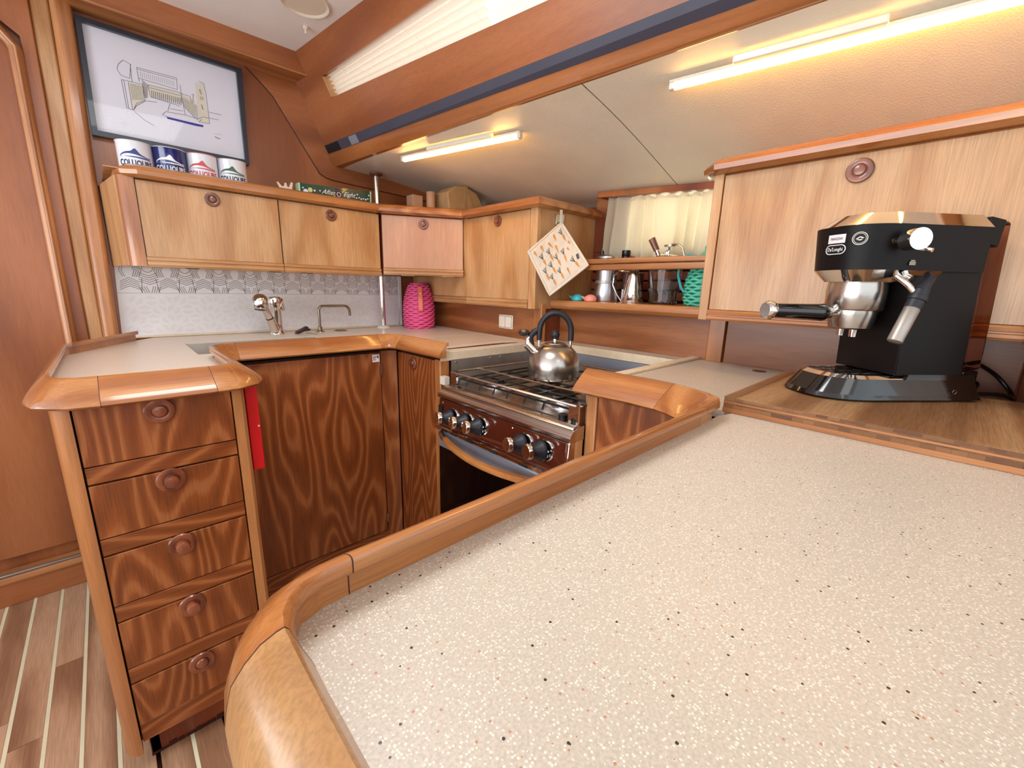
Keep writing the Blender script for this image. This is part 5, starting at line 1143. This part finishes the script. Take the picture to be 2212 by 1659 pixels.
# steam wand
lp(MB().tube([(.078, .058, .230), (.073, .070, .220), (.066, .078, .210), (.058, .084, .198)], .0055, 10).tube([(.063, .058, .230), (.058, .072, .222)], .006, 10), 'wand_pipe', M['chrome'])
lp(MB().tube([(.034, .078, .231), (.038, .088, .224), (.046, .088, .212), (.052, .088, .202)], [.006, .007, .009, .011], 12), 'wand_tab', M['rubber'])
wdir = Vector((.40, .06, -1)).normalized(); ws = Vector((.050, .088, .204))
lp(MB().tube([ws, ws+wdir*.012, ws+wdir*.013, ws+wdir*.020, ws+wdir*.021, ws+wdir*.034], [.011, .012, .014, .014, .0125, .0125], 16), 'wand_joint', M['rubber'])
lp(MB().tube([ws+wdir*.032, ws+wdir*.034, ws+wdir*.096, ws+wdir*.098], [.010, .0115, .0115, .009], 18), 'frothing_sleeve', M['steelsat'])
# badges: on the curved front, built as bent flats
def on_front(s_, z, o=.0008):
    """arc length s_ from the knob-side end of the curve (world side facing -y) along the head outline at height z"""
    k = (z-.236)/(.312-.236); pts = outline(-.080+.004*k, .156+.007*k, .071+.003*k, .075+.003*k, n=24)
    side = pts[2:-1]; acc = 0
    if s_ < 0: return Vector((side[0][0]+s_, side[0][1]+o, z))
    for a, b in zip(side[:-1], side[1:]):
        l = math.dist(a, b)
        if acc+l >= s_ and l > 1e-9:
            t = (s_-acc)/l; d = Vector((b[0]-a[0], b[1]-a[1])).normalized()
            return Vector((a[0]+(b[0]-a[0])*t-d.y*o, a[1]+(b[1]-a[1])*t+d.x*o, z))
        acc += l
    return Vector((side[-1][0], side[-1][1], z))
def patch(s0, s1, z0, z1, name, mat, o=.0008, rnd=0):
    n = 12
    mb = MB().grid(lambda u, v: on_front(s0+(s1-s0)*u, z0+(z1-z0)*v, o), n, 4); return lp(mb, name, mat, flat=True)
patch(.091, .124, .2835, .2985, 'price_sticker', M['sticker'])
def bendf(sc_, zc, o=.0014):
    return lambda x, y, z: on_front(sc_-x, zc+y, o+z)
tx_ = text_mb('FRANZZAN', .0062, None, bend=bendf(.107, .291), depth=.0001, xs=.72); lp(tx_, 'sticker_lettering', M['ink'], flat=True)
def pill(sc_, zc, hw, hh, o, n=10):
    pts = [(hw-hh+hh*math.cos(a), hh*math.sin(a)) for a in [-PI/2+PI*i/n for i in range(n+1)]]+[(-hw+hh+hh*math.cos(a), hh*math.sin(a)) for a in [PI/2+PI*i/n for i in range(n+1)]]
    f = bendf(sc_, zc, o); return MB().add([f(x, y, 0) for x, y in pts]+[f(0, 0, 0)], [(i, (i+1) % len(pts), len(pts)) for i in range(len(pts))]), [f(x, y, 0) for x, y in pts]
m_, ring_ = pill(.107, .2725, .0185, .0078, .0012); lp(m_, 'badge_plate', M['black'], flat=True)
lp(MB().tube(ring_, .0008, 6, closed=True), 'badge_border', M['inkwhite'])
tx_ = text_mb("De'Longhi", .0092, None, bend=bendf(.107, .2725, .0018), depth=.0002, xs=.78); lp(tx_, 'badge_lettering', M['inkwhite'], flat=True)
m_, ring_ = pill(.070, .289, .0105, .0105, .0010, 14); 
lp(MB().tube(ring_, .0006, 6, closed=True), 'round_sticker_ring', M['tape'])
m2_, ring2_ = pill(.070, .289, .0084, .0084, .0010, 14); lp(MB().tube(ring2_, .0004, 6, closed=True), 'round_sticker_ring', M['tape'])
f = bendf(.070, .289, .0012)
lp(MB().add([f(-.006, -.001, 0), f(0, .0035, 0), f(.006, .001, 0), f(.003, .0, 0), f(0, .0018, 0), f(-.003, -.001, 0)], [(0, 1, 4, 5), (1, 2, 3, 4)]).add([f(-.005, -.002, 0), f(.0045, -.001, 0), f(.001, -.0035, 0)], [(0, 1, 2)]), 'round_sticker_mark', M['tape'], flat=True)
lp(MB().obox((.064, .0735, .248), (.006, 0, 0), (0, .0004, 0), (0, 0, .003)).obox((.064, .0735, .2525), (.004, 0, 0), (0, .0004, 0), (0, 0, .0012)), 'cup_icon', M['nickel'])
lp(MB().tube([(-.075+.004*math.cos(a), .0795, .020+.004*math.sin(a)) for a in [2*PI*i/12 for i in range(12)]], .0005, 5, closed=True), 'power_icon', M['nickel'])
# cable
cbp = [(1.235, .015, .985), (1.27, -.01, .995), (1.31, -.04, .99), (1.345, -.075, .965), (1.34, -.10, .935), (1.30, -.105, .925), (1.26, -.085, .937), (1.22, -.04, .937)]
def smooth(pts, n=6):
    P = [Vector(p) for p in pts]; P = [P[0]]+P+[P[-1]]; out = []
    for i in range(1, len(P)-2):
        for k in range(n):
            t = k/n; a, b, c, d = P[i-1:i+3]; out.append(.5*((2*b)+(-a+c)*t+(2*a-5*b+4*c-d)*t*t+(-a+3*b-3*c+d)*t**3))
    return out+[P[-2]]
pcab = thing('power_cable', 'black power cable looping behind the coffee machine', 'cable', (1.28, -.05, .93))
part(MB().tube(smooth(cbp), .0042, 10), 'cord', M['black'], pcab)
part(MB().tube(smooth([(1.232, .0, .965), (1.275, -.03, .955), (1.305, -.05, .948), (1.27, -.045, .940), (1.235, -.03, .938)]), .0042, 10), 'cord_loop', M['black'], pcab)
print('objects', len(bpy.data.objects))
